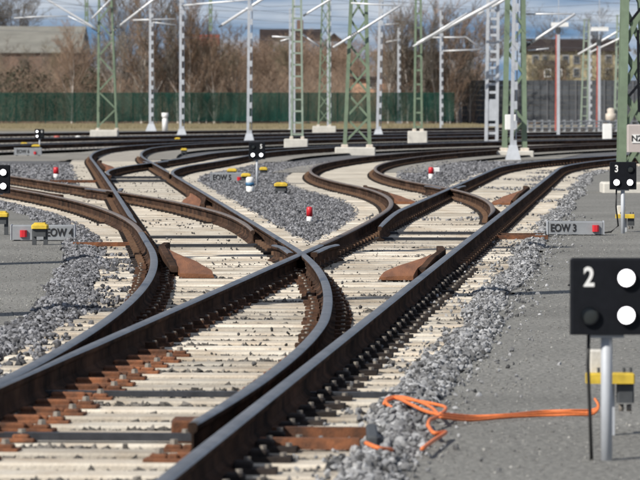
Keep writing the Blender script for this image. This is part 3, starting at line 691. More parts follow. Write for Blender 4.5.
yellow_box(gp(246, 183.5, -.04), .22, .22, 'junction box with a yellow lid at the right end of the EOW 5 box')
yellow_box(gp(232, 177, -.04), .24, .20, 'junction box with a yellow lid behind the cover box lettered EOW 5')
yellow_box(gp(263.5, 175.5, -.04), .20, .20, 'junction box with a yellow lid just behind the pole of the middle signal')
yellow_box(gp(184, 156, -.06), .22, .26, 'junction box with a yellow lid between the two right-curving far tracks')
yellow_box(gp(177.5, 145, -.06), .24, .32, 'junction box with a yellow lid at the foot of the left slim grey mast')
yellow_box(gp(24, 148, -.06), .28, .22, 'low junction box with a yellow lid beside the far left track')
yellow_box(gp(36, 153.5, -.06), .30, .32, 'junction box with a yellow lid at the pole of the farthest signal')

def marker(p, r, h, label, mtop='red', frac=.5, knob=False, mbase='white', band=False):
    o = empty('marker_post', p, label, 'marker post', 'short marker posts between the tracks')
    hb = h * (1 - frac)
    mb = MB(); mb.tube([(0, 0, -.04), (0, 0, hb)], [r, r], 12); mb.build('base', M[mbase], o, True, False)
    mb = MB(); mb.tube([(0, 0, hb), (0, 0, h * .93), (0, 0, h)], [r * 1.08, r * 1.05, r * .65], 12); mb.build('cap', M[mtop], o, True, False)
    if band: mb = MB(); mb.tube([(0, 0, h * .5), (0, 0, h * .68)], r * 1.12, 12); mb.build('blue_band', M['blue'], o, True, False)
    if knob: mb = MB(); mb.box((r + .07, .03, h * .8), (.16, .09, .09), 0, .012); mb.build('side_box', M['white'], o, False, False)
    return o
marker(gp(309.5, 222, .0), .042, .22, 'short post with a red cap on the dark ballast wedge in the middle', frac=.62)
marker(gp(431, 179, .01), .055, .27, 'short red and white post with a white side box on the right-hand ballast wedge', frac=.55, knob=True)
marker(gp(56, 178, .01), .058, .25, 'short post with a red cap beside the upper brown rail at the left', frac=.6)
marker(gp(250, 194.5, -.04), .075, .34, 'white round post with a blue band at the foot of the middle signal', 'white', .45, band=True)
marker(gp(57, 141.5, -.06), .14, .28, 'faded round marker between the dark tracks at the far left', 'redp', .6)
def lump(p, r, label, m='white'):
    mb = MB(); mb.tube([(p[0], p[1], p[2] - .03), (p[0], p[1], p[2] + r * .5), (p[0], p[1], p[2] + r * 1.1), (p[0], p[1], p[2] + r * 1.45)], [r * .8, r, r * .85, r * .3], 10)
    o = mb.build('ballast_marker', M[m], None, True); tag(o, label, 'marker'); return o
lump(gp(301.5, 155.5, -.05), .10, 'small white domed marker in front of the ladder mast foundation')
lump(gp(78, 141, -.06), .18, 'small white domed marker between the dark tracks left of the first lattice mast')

# orange cable bundle from the near junction box across the walkway into the ballast
oc = empty('orange_cable', gp(600, 412, .01), 'bright orange cable bundle lying across the right-hand walkway', 'cable')
def cab(pts, r, name='strand'):
    P = [gp(a, b, z) for a, b, z in pts]; Q = []
    for i in range(len(P) - 1):
        p0, p1, p2, p3 = P[max(i - 1, 0)], P[i], P[i + 1], P[min(i + 2, len(P) - 1)]
        for k in range(6):
            t = k / 6; Q.append(.5 * ((2 * p1) + (p2 - p0) * t + (2 * p0 - 5 * p1 + 4 * p2 - p3) * t * t + (3 * p1 - p0 - 3 * p2 + p3) * t ** 3))
    Q.append(P[-1]); mb = MB(); mb.tube(Q, r, 8); return mb.build(name, M['cable'], oc, True)
for dy, dz in ((0, .0), (2.3, .004), (-2.0, .006)):
    cab([(595, 399, .09), (598.5, 406 + dy * .4, .05), (592, 412 + dy, .016), (570, 412.5 + dy, .014 + dz), (540, 413.5 + dy, .014), (505, 416 + dy * .6, .016 + dz), (470, 418 + dy, .02), (440, 415 + dy, .055)], .007)
cab([(440, 415, .055), (425, 411, .06), (410, 404, .075), (396, 398, .08), (386, 402, .07), (392, 408, .05)], .010)
cab([(440, 416, .055), (432, 408, .06), (420, 402, .07), (402, 397, .08), (388, 398, .08), (384, 404, .06)], .009)
cab([(440, 415, .055), (446, 408, .06), (434, 404, .065), (412, 400, .075), (395, 397, .08)], .009)
cab([(428, 425, .05), (434, 433, .05), (446, 432, .04), (434, 440, .045), (422, 449, .05)], .010)
cab([(440, 416, .055), (430, 420, .055), (428, 426, .05)], .010)
cab([(366, 443, .07), (378, 448, .06), (392, 450, .04)], .011)

# ------------------------------------------------------------------ masts of the overhead line
def foundation(o, xc, Y, w_, h_, d_=1.0, z=-.08):
    mb = MB(); mb.box((xc, Y + d_ / 2, z + h_ / 2), (w_, d_, h_), 0, .03); return mb.build('foundation', M['fnd'], o)
def lattice(x0, x1, ybase, xt0, xt1, label, brace='x', mt='green', fnd=None, zt=8.6, legw=.09, step=.62, dfrac=.8, sec=None, zbase=None, name='lattice_mast', front_only=False):
    """mast outline in photo pixels: base x0..x1 at row ybase, x at the top row of the picture xt0..xt1"""
    Y = gd(ybase, -.08); k = Y / FPX
    zb = -.08 if zbase is None else zbase
    c0 = ((x0 + x1) / 2 - 320) * k; w0 = (x1 - x0) * k; zy = CAMZ + HY * k; c1 = ((xt0 + xt1) / 2 - 320) * k; w1 = (xt1 - xt0) * k
    o = empty(name, (c0, Y, -.08), label, 'mast', 'overhead line masts')
    fh = 0
    if fnd: fh = fnd[2]; foundation(o, ((fnd[0] + fnd[1]) / 2 - 320) * k, Y, (fnd[1] - fnd[0]) * k, fh, max(.8, w0 * dfrac + .5))
    z0 = zb + fh; yc = Y + max(.8, w0 * dfrac + .5) / 2
    def at(z):
        t = (z - z0) / (zy - z0); return c0 + (c1 - c0) * t, max(.16, w0 + (w1 - w0) * t)
    leg = {}
    for i in (-1, 1):
        for j in (-1, 1):
            a, wa = at(z0); b, wb = at(zt)
            p0 = Vector((a + i * (wa - legw) / 2, yc + j * wa * dfrac / 2, z0)); p1 = Vector((b + i * (wb - legw) / 2, yc + j * wb * dfrac / 2, zt))
            bar('leg', p0, p1, legw, legw * .8, M[mt], o); leg[i, j] = (p0, p1)
            mb = MB(); mb.box((p0.x, p0.y, z0 + .05), (legw * 1.9, legw * 1.9, .10), 0, .02); mb.build('foot_plate', M['shed'], o)
    def on(i, j, z): p0, p1 = leg[i, j]; return p0.lerp(p1, (z - z0) / (zt - z0))
    nst = int((zt - z0 - .15) / step); bw = legw * .55
    for q in range(nst):
        za = z0 + .18 + q * step; zc = za + step
        if zc > zt: break
        faces = [((-1, -1), (1, -1)), ((-1, 1), (1, 1)), ((-1, -1), (-1, 1)), ((1, -1), (1, 1))]
        for f, (u, v) in enumerate(faces):
            side = f > 1; up = (1, 0, 0) if side else (0, 1, 0)
            if brace == 'ladder' and not side:
                bar('batten', on(*u, za), on(*v, za), bw * 1.6, .02, M[mt], o, up)
            elif brace == 'x' and not side:
                bar('brace', on(*u, za), on(*v, zc), bw, .025, M[mt], o, up)
                p, r_ = on(*v, za) + Vector((0, .03, 0)), on(*u, zc) + Vector((0, .03, 0)); bar('brace', p, r_, bw, .025, M[mt], o, up)
            else:
                a_, b_ = (u, v) if q % 2 == 0 else (v, u); bar('brace', on(*a_, za), on(*b_, zc), bw, .022, M[mt], o, up)
    mb = MB(); b, wb = at(zt); mb.box((b, yc, zt), (wb + .1, wb * dfrac + .12, .03), 0); mb.build('cap_plate', M[mt], o)
    o['_y'] = yc; return o, yc, at
def slim(x, ybase, wpx, label, xt=None, zt=8.4, m='galv', flare=True):
    """a slim galvanised post built from two channels joined by batten plates"""
    Y = gd(ybase, -.08); k = Y / FPX; xc = (x - 320) * k; w_ = wpx * k; xt = xc if xt is None else (xt - 320) * k
    o = empty('slim_mast', (xc, Y, -.08), label, 'mast', 'slim galvanised masts'); yc = Y + .3
    zy = CAMZ + HY * k; top = xc + (xt - xc) * (zt / zy)
    bar('channel', (xc - w_ * .24, yc, .05), (top - w_ * .20, yc, zt), w_ * .50, .20, M[m], o)
    bar('channel', (xc + w_ * .44, yc + .14, .05), (top + w_ * .40, yc + .14, zt), w_ * .16, .10, M[m], o)
    q = .45
    while q < zt:
        c = xc + (top - xc) * q / zt
        bar('batten', (c - w_ * .02, yc - .085, q), (c + w_ * .50, yc - .085, q), .26, .02, M[m], o); q += .62
    if flare:
        mb = MB(); h = .42; V = [(xc - w_ * 1.2, yc - .3, -.08), (xc + w_ * 1.2, yc - .3, -.08), (xc + w_ * 1.2, yc + .3, -.08), (xc - w_ * 1.2, yc + .3, -.08),
                                  (xc - w_ * .6, yc - .14, h), (xc + w_ * .6, yc - .14, h), (xc + w_ * .6, yc + .14, h), (xc - w_ * .6, yc + .14, h)]
        mb.add(V, [(0, 1, 5, 4), (1, 2, 6, 5), (2, 3, 7, 6), (3, 0, 4, 7), (4, 5, 6, 7)]); mb.build('base_shoe', M[m], o)
    else:
        mb = MB(); mb.box((xc, yc, 0), (w_ * 1.6, .45, .16), 0, .02); mb.build('foundation', M['fnd'], o)
    return o, yc
def arm(o, yc, pts, r=.045, m='galvw', name='cantilever_tube', dy=0.0):
    """a tube of the cantilever, given as photo pixels in the plane of its mast"""
    P = [px(a, b, yc + dy) for a, b in pts]; mb = MB(); mb.tube(P, r, 8); return mb.build(name, M[m], o, True)
def insul(o, yc, x, y, r=.07, L=.35, ang=0.0, dy=0):
    c = px(x, y, yc + dy); d = Vector((math.cos(ang), 0, math.sin(ang))); mb = MB(); pts = []; rs = []
    for q in range(9): pts.append(c + d * (L * (q / 8 - .5))); rs.append(r if q % 2 else r * .5)
    mb.tube(pts, rs, 8); return mb.build('insulator', M['dark'], o, True)

m1, y1, _ = lattice(96.5, 117, 139.9, 97.5, 112, 'green lattice mast on a white block at the left, with zigzag bracing', 'z', 'green', (90, 117.5, .505), step=.9)
arm(m1, y1, [(112, 31.5), (153, 0), (168, -11)], .06); insul(m1, y1, 113.5, 30, .08, .5, .65); arm(m1, y1, [(112, -11), (168, -11)], .04)
arm(m1, y1, [(99, 32), (90, 25), (48, 0), (32, -10)], .055); insul(m1, y1, 96, 30, .08, .5, -.55); arm(m1, y1, [(97, -10), (32, -10)], .04)
arm(m1, y1, [(92, 18.5), (112, -2)], .05, dy=-.6); arm(m1, y1, [(14, 18), (40, 16.5), (68, 16)], .025, dy=-.6); arm(m1, y1, [(68, 16), (97, 30)], .025, dy=-.6)
m1b, y1b = slim(151, 131, 4.6, 'slim grey mast behind the left lattice mast')
arm(m1b, y1b, [(133, 20), (175, 19)], .045); arm(m1b, y1b, [(151, 22), (176, 25)], .03)
m2, y2 = slim(181.5, 138.5, 5.0, 'slim grey mast with a yellow lidded box at its foot')
arm(m2, y2, [(181, 5.5), (246, 0), (290, -4)], .045)
m3, y3 = slim(249, 145, 5.2, 'slim grey mast on a flared shoe behind the middle signal', 250)
arm(m3, y3, [(222, 25), (265, -2.5), (290, -18)], .065); insul(m3, y3, 221, 25.6, .05, .25, .55); arm(m3, y3, [(250, -18), (290, -18)], .04)
m4, y4, _ = lattice(290.5, 303.5, 150, 292, 302, 'pale green ladder mast on a white block right of the middle signal', 'ladder', 'greenp', (284, 308, .436), step=.46, legw=.075)
arm(m4, y4, [(272, 36.5), (292, 37.5)], .035); arm(m4, y4, [(280.5, 41), (292, 38)], .03); arm(m4, y4, [(303, 16), (312, 10.5), (331, -1), (345, -9)], .045); arm(m4, y4, [(302, 34), (319, 46.5)], .035); arm(m4, y4, [(303, -9), (345, -9)], .04)
m4b, y4b = slim(290.5, 131, 3.2, 'slim grey mast just behind the pale green ladder mast', flare=False)
m5, y5, _ = lattice(317.5, 330.5, 135.2, 321.5, 330, 'green lattice mast half hidden by a slim grey mast, left of the large one', 'x', 'green', (312.5, 336, .54), step=.85)
m5b, y5b = slim(329, 134.5, 4.2, 'slim grey mast in front of the half hidden green lattice mast', flare=False)
m6, y6, _ = lattice(343, 371.5, 156, 349.5, 368, 'large green lattice mast with crossed bracing in the middle of the picture', 'x', 'green', (335, 375.5, .30), step=.86, legw=.125)
arm(m6, y6, [(333, 47.5), (352, 36), (380, 18.5), (400, 6)], .045, dy=-.6); insul(m6, y6, 354, 34, .06, .3, .55, -.6); arm(m6, y6, [(351, 3), (400, 6)], .03, dy=-.6)
m7, y7 = slim(378.5, 138.9, 5.0, 'slim grey mast on a flared shoe right of the large lattice mast', 381)
m8, y8 = slim(399, 126, 3.4, 'slim grey mast standing at the green fence')
arm(m8, y8, [(384, 24.5), (399, 23.5)], .04); arm(m8, y8, [(386, 42), (400, 39.5)], .04)
m9, y9, _ = lattice(413.5, 423, 145.8, 415, 422, 'narrow green ladder mast on a white block in front of the fence', 'ladder', 'green', (408, 427.5, .645), step=.62, legw=.09)
arm(m9, y9, [(417, 44), (425, 39.5), (482, 9), (505, -4)], .085, dy=-.5); arm(m9, y9, [(424, 40), (467, 13.5)], .05, dy=-.8); arm(m9, y9, [(413, 46.5), (421, 42)], .04, dy=-.5); arm(m9, y9, [(422, -5), (505, -4)], .04, dy=-.5)
m10, y10 = slim(441.5, 130.5, 3.6, 'slim grey mast at the end of the green fence', flare=False)
arm(m10, y10, [(431, 37.5), (466, 37), (480, 48)], .04); arm(m10, y10, [(441, 51), (480, 49.5)], .045)
m11, y11, _ = lattice(485, 498.5, 145.5, 487, 500, 'white ladder mast with square openings left of the right-hand mast pair', 'ladder', 'galv', None, step=.36, legw=.13, zbase=-.08)
mb = MB(); c = px(491.7, 111, y11 - .25); mb.box(c, (.56, .03, .85)); mb.build('web_plate', M['galv'], m11)
arm(m11, y11, [(478, 14), (484, 11)], .09); arm(m11, y11, [(492, 7), (504, 0), (520, -9)], .07, dy=-.4); arm(m11, y11, [(498, -9), (520, -9)], .04, dy=-.4)
m12, y12, _ = lattice(503, 527.5, 158, 506, 526, 'green lattice mast carrying a white box, right of the white ladder mast', 'z', 'green', (492, 534, .24), step=.8, legw=.15)
mb = MB(); mb.box(px(511, 122, y12 - .6), (.40, .25, .50), 0, .02); mb.build('control_box', M['white'], m12)
arm(m12, y12, [(530, 43.5), (549, 31), (575, 14)], .05); insul(m12, y12, 529, 44, .06, .3, .55); arm(m12, y12, [(526, 42), (532, 43)], .04); arm(m12, y12, [(526, 14), (575, 14)], .025); arm(m12, y12, [(528, 50.5), (549, 48.5)], .03)
m12b, y12b = slim(513.5, 161, 6.5, 'slim pale mast bolted in front of the right-hand green lattice mast', 516)
m15, y15, _ = lattice(580.5, 588, 127.5, 585, 590, 'far green ladder mast between the two red and white poles', 'ladder', 'greenp', None, step=.75, legw=.10)
m15b, y15b = slim(590.5, 127, 3.2, 'slim grey mast beside the far green ladder mast', flare=False)
def red_pole(x, ybase, ytop, plate, label):
    Y = gd(ybase, -.06); k = Y / FPX; xc = (x - 320) * k; zt = px(x, ytop, Y).z
    o = empty('banded_pole', (xc, Y, -.06), label, 'pole', 'red and grey poles')
    bar('pole', (xc + .07, Y, -.06), (xc + .07, Y, zt), .16, .14, M['galv'], o); bar('red_stripe_board', (xc - .08, Y - .03, .35), (xc - .03, Y - .03, zt - .25), .085, .05, M['redp'], o)
    mb = MB(); mb.box((xc, Y + .05, .0), (.7, .6, .14), 0, .02); mb.build('foundation', M['dark'], o)
    a, b, t, u = plate; p, q = px(a, t, Y), px(b, u, Y); mb = MB(); mb.box(((p.x + q.x) / 2, Y - .12, (p.z + q.z) / 2), (q.x - p.x, .06, p.z - q.z), 0, .01); mb.build('top_plate', M['white'], o)
    mb = MB(); mb.box((xc + .05, Y - .05, zt), (.28, .20, .30), 0, .03); mb.build('head_box', M['dark'], o)
    bar('head_stem', (xc + .05, Y - .1, zt), (xc + .05, Y - .1, q.z), .05, .05, M['galv'], o)
    bar('aerial', (xc + .08, Y - .1, p.z), (xc + .08, Y - .1, p.z + 2.6), .035, .035, M['galv'], o)
    return o
red_pole(557, 138.3, 30, (551, 568.5, 22.5, 27), 'left red and grey pole with a white top plate before the noise barrier')
red_pole(598, 135.5, 42, (591, 608.5, 27, 31), 'right red and grey pole with a white top plate before the noise barrier')
m16, y16, _ = lattice(619, 655, 197, 624.5, 646, 'large green lattice mast at the right edge behind the signal marked 3', 'x', 'green', (603, 672, .28), step=.8, legw=.145, zt=8.8)
for a, b in (((630, 22), (641, 8)), ((629, 96), (640, 83)), ((638, 30), (639, 112))): bar('cable_duct', px(*a, y16 - .45), px(*b, y16 - .45), .05, .05, M['black'], m16)
cb = MB(); p, q = px(627, 124.5, y16 - .75), px(650, 152, y16 - .75); cb.box(((p.x + q.x) / 2, y16 - .75, (p.z + q.z) / 2), (q.x - p.x, .25, p.z - q.z), 0, .02); cbo = cb.build('control_cabinet', M['pinkbox'], m16)
lb = MB(); p, q = px(632, 134.5, y16 - .885), px(646, 143, y16 - .885); lb.box(((p.x + q.x) / 2, y16 - .885, (p.z + q.z) / 2), (q.x - p.x, .012, p.z - q.z), 0); lb.build('number_plate', M['white'], cbo)
t = text('lettering', 'N2', (0, 0, 0), .115, M['print'], cbo); t.location = px(636.6, 138.6, y16 - .897)
m17, y17, _ = lattice(614, 622, 128.5, 617.5, 625, 'far pale lattice mast seen beside the large green mast at the right edge', 'z', 'greenp', None, step=.8, legw=.12)
arm(m17, y17, [(578, 54.5), (618, 31.5), (632, 23)], .085); arm(m17, y17, [(590, 52.5), (626, 35.5), (640, 29)], .07, dy=-.5); arm(m17, y17, [(621, 23), (632, 23)], .04)
p = px(611, 121, y17 - .4); mb = MB(); mb.tube([p + Vector((0, 0, a)) for a in (0, .1, .55, .6, .9, 1.0)], [.3, .42, .42, .28, .3, .12], 12); mb.build('weight_stack', M['shed'], m17, True)
# masts outside the left edge: only their shadows reach across the tracks
def shadow_mast(x, y, zt, label):
    o = empty('slim_mast', (x, y, 0), label, 'mast', 'masts outside the left edge')
    for i in (-1, 1): bar('channel', (x + i * .12, y, -.05), (x + i * .10, y, zt), .14, .32, M['galv'], o)
    q = .5
    while q < zt: bar('batten', (x - .1, y - .1, q), (x + .1, y - .1, q), .3, .02, M['galv'], o); q += .6
    mb = MB(); mb.box((x, y, .05), (.9, .9, .25), 0, .03); mb.build('foundation', M['fnd'], o)
shadow_mast(-5.35, 32.1, 9.2, 'mast left of the picture whose shadow crosses the near tracks')
shadow_mast(-6.0, 43.3, 9.2, 'mast left of the picture whose shadow crosses the tracks in front of the cover boxes')

# drop posts of a portal above the frame
def drop_post(x, ybot, Y, wpx, label):
    k = Y / FPX; xc = (x - 320) * k; zb = px(x, ybot, Y).z; zt = 11.0
    o = empty('drop_post', (xc, Y, zb), label, 'drop post', 'posts hanging from the portal beam')
    for i in (-1, 1): bar('post_leg', (xc + i * wpx * k * .36, Y, zb), (xc + i * wpx * k * .36, Y, zt), wpx * k * .28, .12, M['green'], o)
    z = zb + .15
    while z < zt: bar('batten', (xc - wpx * k * .4, Y - .05, z), (xc + wpx * k * .4, Y - .05, z), .28, .03, M['green'], o); z += .5
drop_post(86.5, 25, 250, 3.6, 'green post hanging from above, left of the first lattice mast')
drop_post(210.5, 31, 250, 3.4, 'green post hanging from above between the two slim grey masts')
pb = empty('portal_beam', (-14, 250.4, 11.0), 'lattice portal beam above the picture carrying the hanging posts', 'beam')
for z in (11.0, 11.9): bar('chord', (-22, 250.2, z), (-1.5, 250.2, z), .12, .12, M['green'], pb)
for q in range(20): bar('brace', (-22 + q, 250.2, 11.0 if q % 2 else 11.9), (-21 + q, 250.2, 11.9 if q % 2 else 11.0), .06, .05, M['green'], pb)
for xx in (-22, -1.5): bar('portal_leg', (xx, 251.5, -.08), (xx, 251.5, 11.9), .2 if xx < -10 else .1, .2 if xx < -10 else .1, M['galv'], pb)

# ------------------------------------------------------------------ overhead wires
def wire(T, d, Ya, z, r, label, group, sag=.6, stag=0.0):
    P = off(T, d); P = P[P[:, 1] > Ya][::8]; S = arc(P); pts = []
    for i, p in enumerate(P):
        u = (S[i] / 55.0) % 1; pts.append((p[0] + stag * (abs(2 * u - 1) - .5), p[1], z - sag * 4 * u * (1 - u)))
    mb = MB(); mb.tube(pts, r, 5); o = mb.build('overhead_wire', M['wire'], None, True); tag(o, label, 'wire', group); return o
for T, nm, Ya in ((TA, 'main track', 120), (TB, 'left branch track', 120), (TD, 'right branch track', 120), (TE, 'track past the middle signal', 120), (TF3, 'nearest background track', 0), (TF2, 'middle background track', 0), (TF1, 'farthest background track', 0)):
    wire(T, 0, Ya, ZR + 5.5, .007, 'contact wire above the ' + nm, 'overhead wires', .05, .3)
    wire(T, 0, Ya, ZR + 7.0, .008, 'messenger wire above the ' + nm, 'overhead wires', .9, .2)
for x0, y0, x1, y1_, Y in ((-20, 12, 330, 22, 300), (150, 3, 420, 16, 305), (230, 19, 660, 8, 310), (320, 30, 640, 14, 300), (380, 12, 660, 18, 300)):
    p, q = px(x0, y0, Y), px(x1, y1_, Y + 8); pts = [p.lerp(q, i / 20) - Vector((0, 0, .35 * 4 * (i / 20) * (1 - i / 20))) for i in range(21)]
    mb = MB(); mb.tube(pts, .008, 5); o = mb.build('overhead_wire', M['wire'], None, True); tag(o, 'thin feeder wire crossing the sky in the background', 'wire', 'feeder wires')

# ------------------------------------------------------------------ fence, noise barrier, kerb railing
FY = 368.0
fe = empty('screen_fence', (-10, FY, 0), 'dark green screened fence in front of the bare trees', 'fence')
pw = 2.5; zb, zt = px(0, 121, FY).z, px(0, 93, FY).z
PM = None
for i in range(27):
    xa = -56 + i * pw
    if xa > 10.5: break
    bar('post', (xa, FY + .04, -.1), (xa, FY + .04, zt + .06), .09, .07, M['post'], fe)
    if PM is None:
        mb = MB(); nx = 10
        for q in range(nx):
            a, b = q * pw / nx, (q + 1) * pw / nx; w0, w1 = .05 * math.sin(q * 1.9), .05 * math.sin((q + 1) * 1.9)
            mb.add([(a, w0, zb), (b, w1, zb), (b, w1 * .3, zt), (a, w0 * .3, zt)], [(0, 1, 2, 3)])
        PM = mesh('screen_panel', mb.V, mb.F, M['screen'], smooth=True)
    o = link('screen_panel', PM, fe, False); o.location = (xa + 10, 0, 0)
    bar('top_rail', (xa, FY + .05, zt), (xa + pw, FY + .05, zt), .05, .05, M['post'], fe)
    bar('bottom_rail', (xa, FY + .05, zb), (xa + pw, FY + .05, zb), .05, .05, M['post'], fe)
BY = 376.0
nb = empty('noise_barrier', (12, BY, 0), 'tall dark grey noise barrier at the right behind the tracks', 'barrier')
zt = px(0, 80.5, BY).z; x = (461.5 - 320) * BY / FPX
bar('end_post', (x - .12, BY, -.1), (x - .12, BY, zt + .1), .28, .30, M['galv'], nb)
for i in range(9):
    xa = x + i * 2.5
    bar('post', (xa + 2.5, BY - .03, -.1), (xa + 2.5, BY - .03, zt + .05), .12, .2, M['barrpost'], nb)
    hh = (zt + .05) / 9
    for q in range(9): bar('panel', (xa + .05, BY + .02 * (q % 2), q * hh + hh / 2 - .03), (xa + 2.44, BY + .02 * (q % 2), q * hh + hh / 2 - .03), .12, hh - .015, M['barrier'], nb, (0, 0, 1))
    for q in range(1, 4): bar('rib', (xa + q * .62, BY - .08, .05), (xa + q * .62, BY - .08, zt), .05, .03, M['barrier'], nb)
KY = 246.0
ke = empty('kerb_railing', (17, KY, 0), 'low pale railing on a concrete kerb in front of the noise barrier', 'railing')
xa, xb = (527 - 320) * KY / FPX, (642 - 320) * KY / FPX
bar('kerb', (xa, KY, .03), (xb, KY + 3, .03), .5, .32, M['fnd'], ke, (0, 0, 1))
bar('kerb', (xa - .6, KY - 19, -.03), (xb - 3, KY - 15, -.03), 3.0, .10, M['fnd'], ke, (0, 0, 1))
for z in (.40, .58, .76): bar('handrail', (xa, KY + .1, z), (xb, KY + 3.1, z), .07, .07, M['steel'], ke, (0, 0, 1))
for i in range(16):
    t = i / 15; xx = xa + (xb - xa) * t; bar('post', (xx, KY + .15 + 3 * t, 0), (xx, KY + .15 + 3 * t, .85), .16, .12, M['steel'], ke)
mb = MB(); mb.box(gp(608, 140.5, -.05) + Vector((0, .5, .45)), (.45, .5, .75), 0, .03); o = mb.build('kerb_cabinet', M['white'], None); tag(o, 'white cabinet at the right end of the low railing', 'cabinet')
def bin_thing(x, ybase, wpx, hpx, label, m1_, m2_):
    Y = gd(ybase, -.08); k = Y / FPX; xc = (x - 320) * k; h = hpx * k; w_ = wpx * k
    o = empty('marker_stand', (xc, Y, -.08), label, 'marker')
    mb = MB(); mb.tube([(xc, Y, -.1), (xc, Y, h * .62), (xc, Y, h * .68)], [w_ * .42, w_ * .40, w_ * .30], 10); mb.build('base', M[m1_], o, True)
    mb = MB(); mb.tube([(xc, Y, h * .66), (xc, Y, h * .8), (xc, Y, h)], [w_ * .30, w_ * .48, w_ * .5], 10); mb.build('top', M[m2_], o, True)
bin_thing(165, 131, 7, 17, 'white stand with a flared top in front of the green fence', 'white', 'white')
bin_thing(372, 124.5, 6, 10, 'white stand with a red top in front of the green fence', 'white', 'redp')

# ------------------------------------------------------------------ buildings behind the trees
def house(x0, x1, yt, yr, Y, dep, wallm, roofm, label, ridge='x', wins=(), ybot=110, gable_mid=None):
    """front wall from pixel x0 to x1, eaves at row yt, ridge at row yr"""
    k = Y / FPX; a, b = (x0 - 320) * k, (x1 - 320) * k; ze, zr = px(0, yt, Y).z, px(0, yr, Y).z; zb = -.2
    o = empty('building', ((a + b) / 2, Y, 0), label, 'building')
    mb = MB(); mb.box(((a + b) / 2, Y + dep / 2, (zb + ze) / 2), (b - a, dep, ze - zb)); mb.build('wall', M[wallm], o)
    e = .35; mb = MB()
    if ridge == 'x':
        V = [(a - e, Y - e, ze), (b + e, Y - e, ze), (b + e, Y + dep + e, ze), (a - e, Y + dep + e, ze), (a - e, Y + dep / 2, zr), (b + e, Y + dep / 2, zr)]
        F = [(0, 1, 5, 4), (2, 3, 4, 5), (0, 4, 3), (1, 2, 5), (0, 3, 2, 1)]
    else:
        m = (a + b) / 2; V = [(a - e, Y - e, ze), (b + e, Y - e, ze), (b + e, Y + dep + e, ze), (a - e, Y + dep + e, ze), (m, Y - e, zr), (m, Y + dep + e, zr)]
        F = [(0, 1, 4), (1, 2, 5, 4), (2, 3, 5), (3, 0, 4, 5), (0, 3, 2, 1)]
    rf = mb.add([Vector(v) + Vector((0, 0, .01)) for v in V], F).build('roof', M[roofm], o)
    for (u0, u1, v0, v1) in wins:
        p, q = px(u0, v0, Y), px(u1, v1, Y)
        mb = MB(); mb.box(((p.x + q.x) / 2, Y - .02, (p.z + q.z) / 2), (q.x - p.x + .25, .10, p.z - q.z + .25)); wn = mb.build('window', M['white' if wallm != 'cream' else 'pale'], o)
        mb = MB(); mb.box(((p.x + q.x) / 2, Y - .06, (p.z + q.z) / 2), (q.x - p.x, .08, p.z - q.z)); mb.build('pane', M['pane'], wn)
    return o, rf
house(-40, 78, 53, 24.5, 500, 22, 'brickd', 'hall', 'long hall with a broad weathered grey roof behind the trees at the left')
o, rf = house(262, 318, 50, 28.5, 520, 9, 'pale', 'roofd', 'dark roofed house above the thicket left of the pale ladder mast', wins=[(270, 275, 53, 58), (282, 287, 53, 58)])
p = px(300, 30, 524); mb = MB(); mb.box((p.x, 524.5, p.z), (.8, .8, 2.4)); mb.build('chimney', M['brickd'], rf)
house(276, 335, 57, 41, 500, 8, 'pale', 'roofb', 'low building with a slate blue roof in front of the dark roofed house', wins=[(306, 312, 60, 66), (320, 326, 60, 66)])
house(192, 216, 46, 34, 530, 9, 'brickd', 'roofr', 'small red roofed house above the trees between the slim masts')
house(322, 346, 46, 33, 540, 9, 'brickd', 'roofd', 'dark house gable left of the large lattice mast', 'y', wins=[(331, 337, 50, 56)])
house(353, 386, 79, 76.5, 384, 3, 'peach', 'roofd', 'small peach coloured hut behind the green fence', wins=[(368, 376, 81, 87)])
house(378, 474, 57, 50.5, 500, 16, 'pale', 'roofd', 'long pale low hall behind the birch trunks in the middle', wins=[(402, 412, 62, 68), (424, 434, 62, 68)])
house(528, 628, 51.5, 38, 480, 14, 'cream', 'roofd', 'yellowish apartment building with a dark roof behind the noise barrier', wins=[(u, u + 5, v, v + 7) for v in (56, 69) for u in (533, 543, 563, 574, 606, 616)])
house(540, 566, 66, 60, 470, 6, 'brickd', 'roofd', 'brown annexe in front of the yellowish apartment building', wins=[(545, 550, 70, 76), (556, 561, 70, 76)])
house(650, 760, 55, 40, 490, 14, 'cream', 'roofd', 'second yellowish building just beyond the right edge')

# ------------------------------------------------------------------ bare trees and thicket
def seg_mesh(name, segs, m):
    """segs: (p0, p1, r0, r1) -> three-sided tapered twigs"""
    a = np.array([s[0] for s in segs]); b = np.array([s[1] for s in segs]); r0 = np.array([s[2] for s in segs]); r1 = np.array([s[3] for s in segs])
    d = b - a; d /= np.linalg.norm(d, axis=1, keepdims=True) + 1e-9; ref = np.where(np.abs(d[:, 2:3]) < .9, [[0, 0, 1.]], [[1., 0, 0]])
    u = np.cross(d, ref); u /= np.linalg.norm(u, axis=1, keepdims=True); v = np.cross(d, u); n = len(segs); V = np.zeros((n, 6, 3))
    for k in range(3):
        q = u * math.cos(2.0944 * k) + v * math.sin(2.0944 * k); V[:, k] = a + q * r0[:, None]; V[:, 3 + k] = b + q * r1[:, None]
    F0 = np.array([(0, 1, 4), (0, 4, 3), (1, 2, 5), (1, 5, 4), (2, 0, 3), (2, 3, 5)])
    return tri_mesh(name, V.reshape(-1, 3), (F0[None] + (np.arange(n) * 6)[:, None, None]).reshape(-1, 3), m)
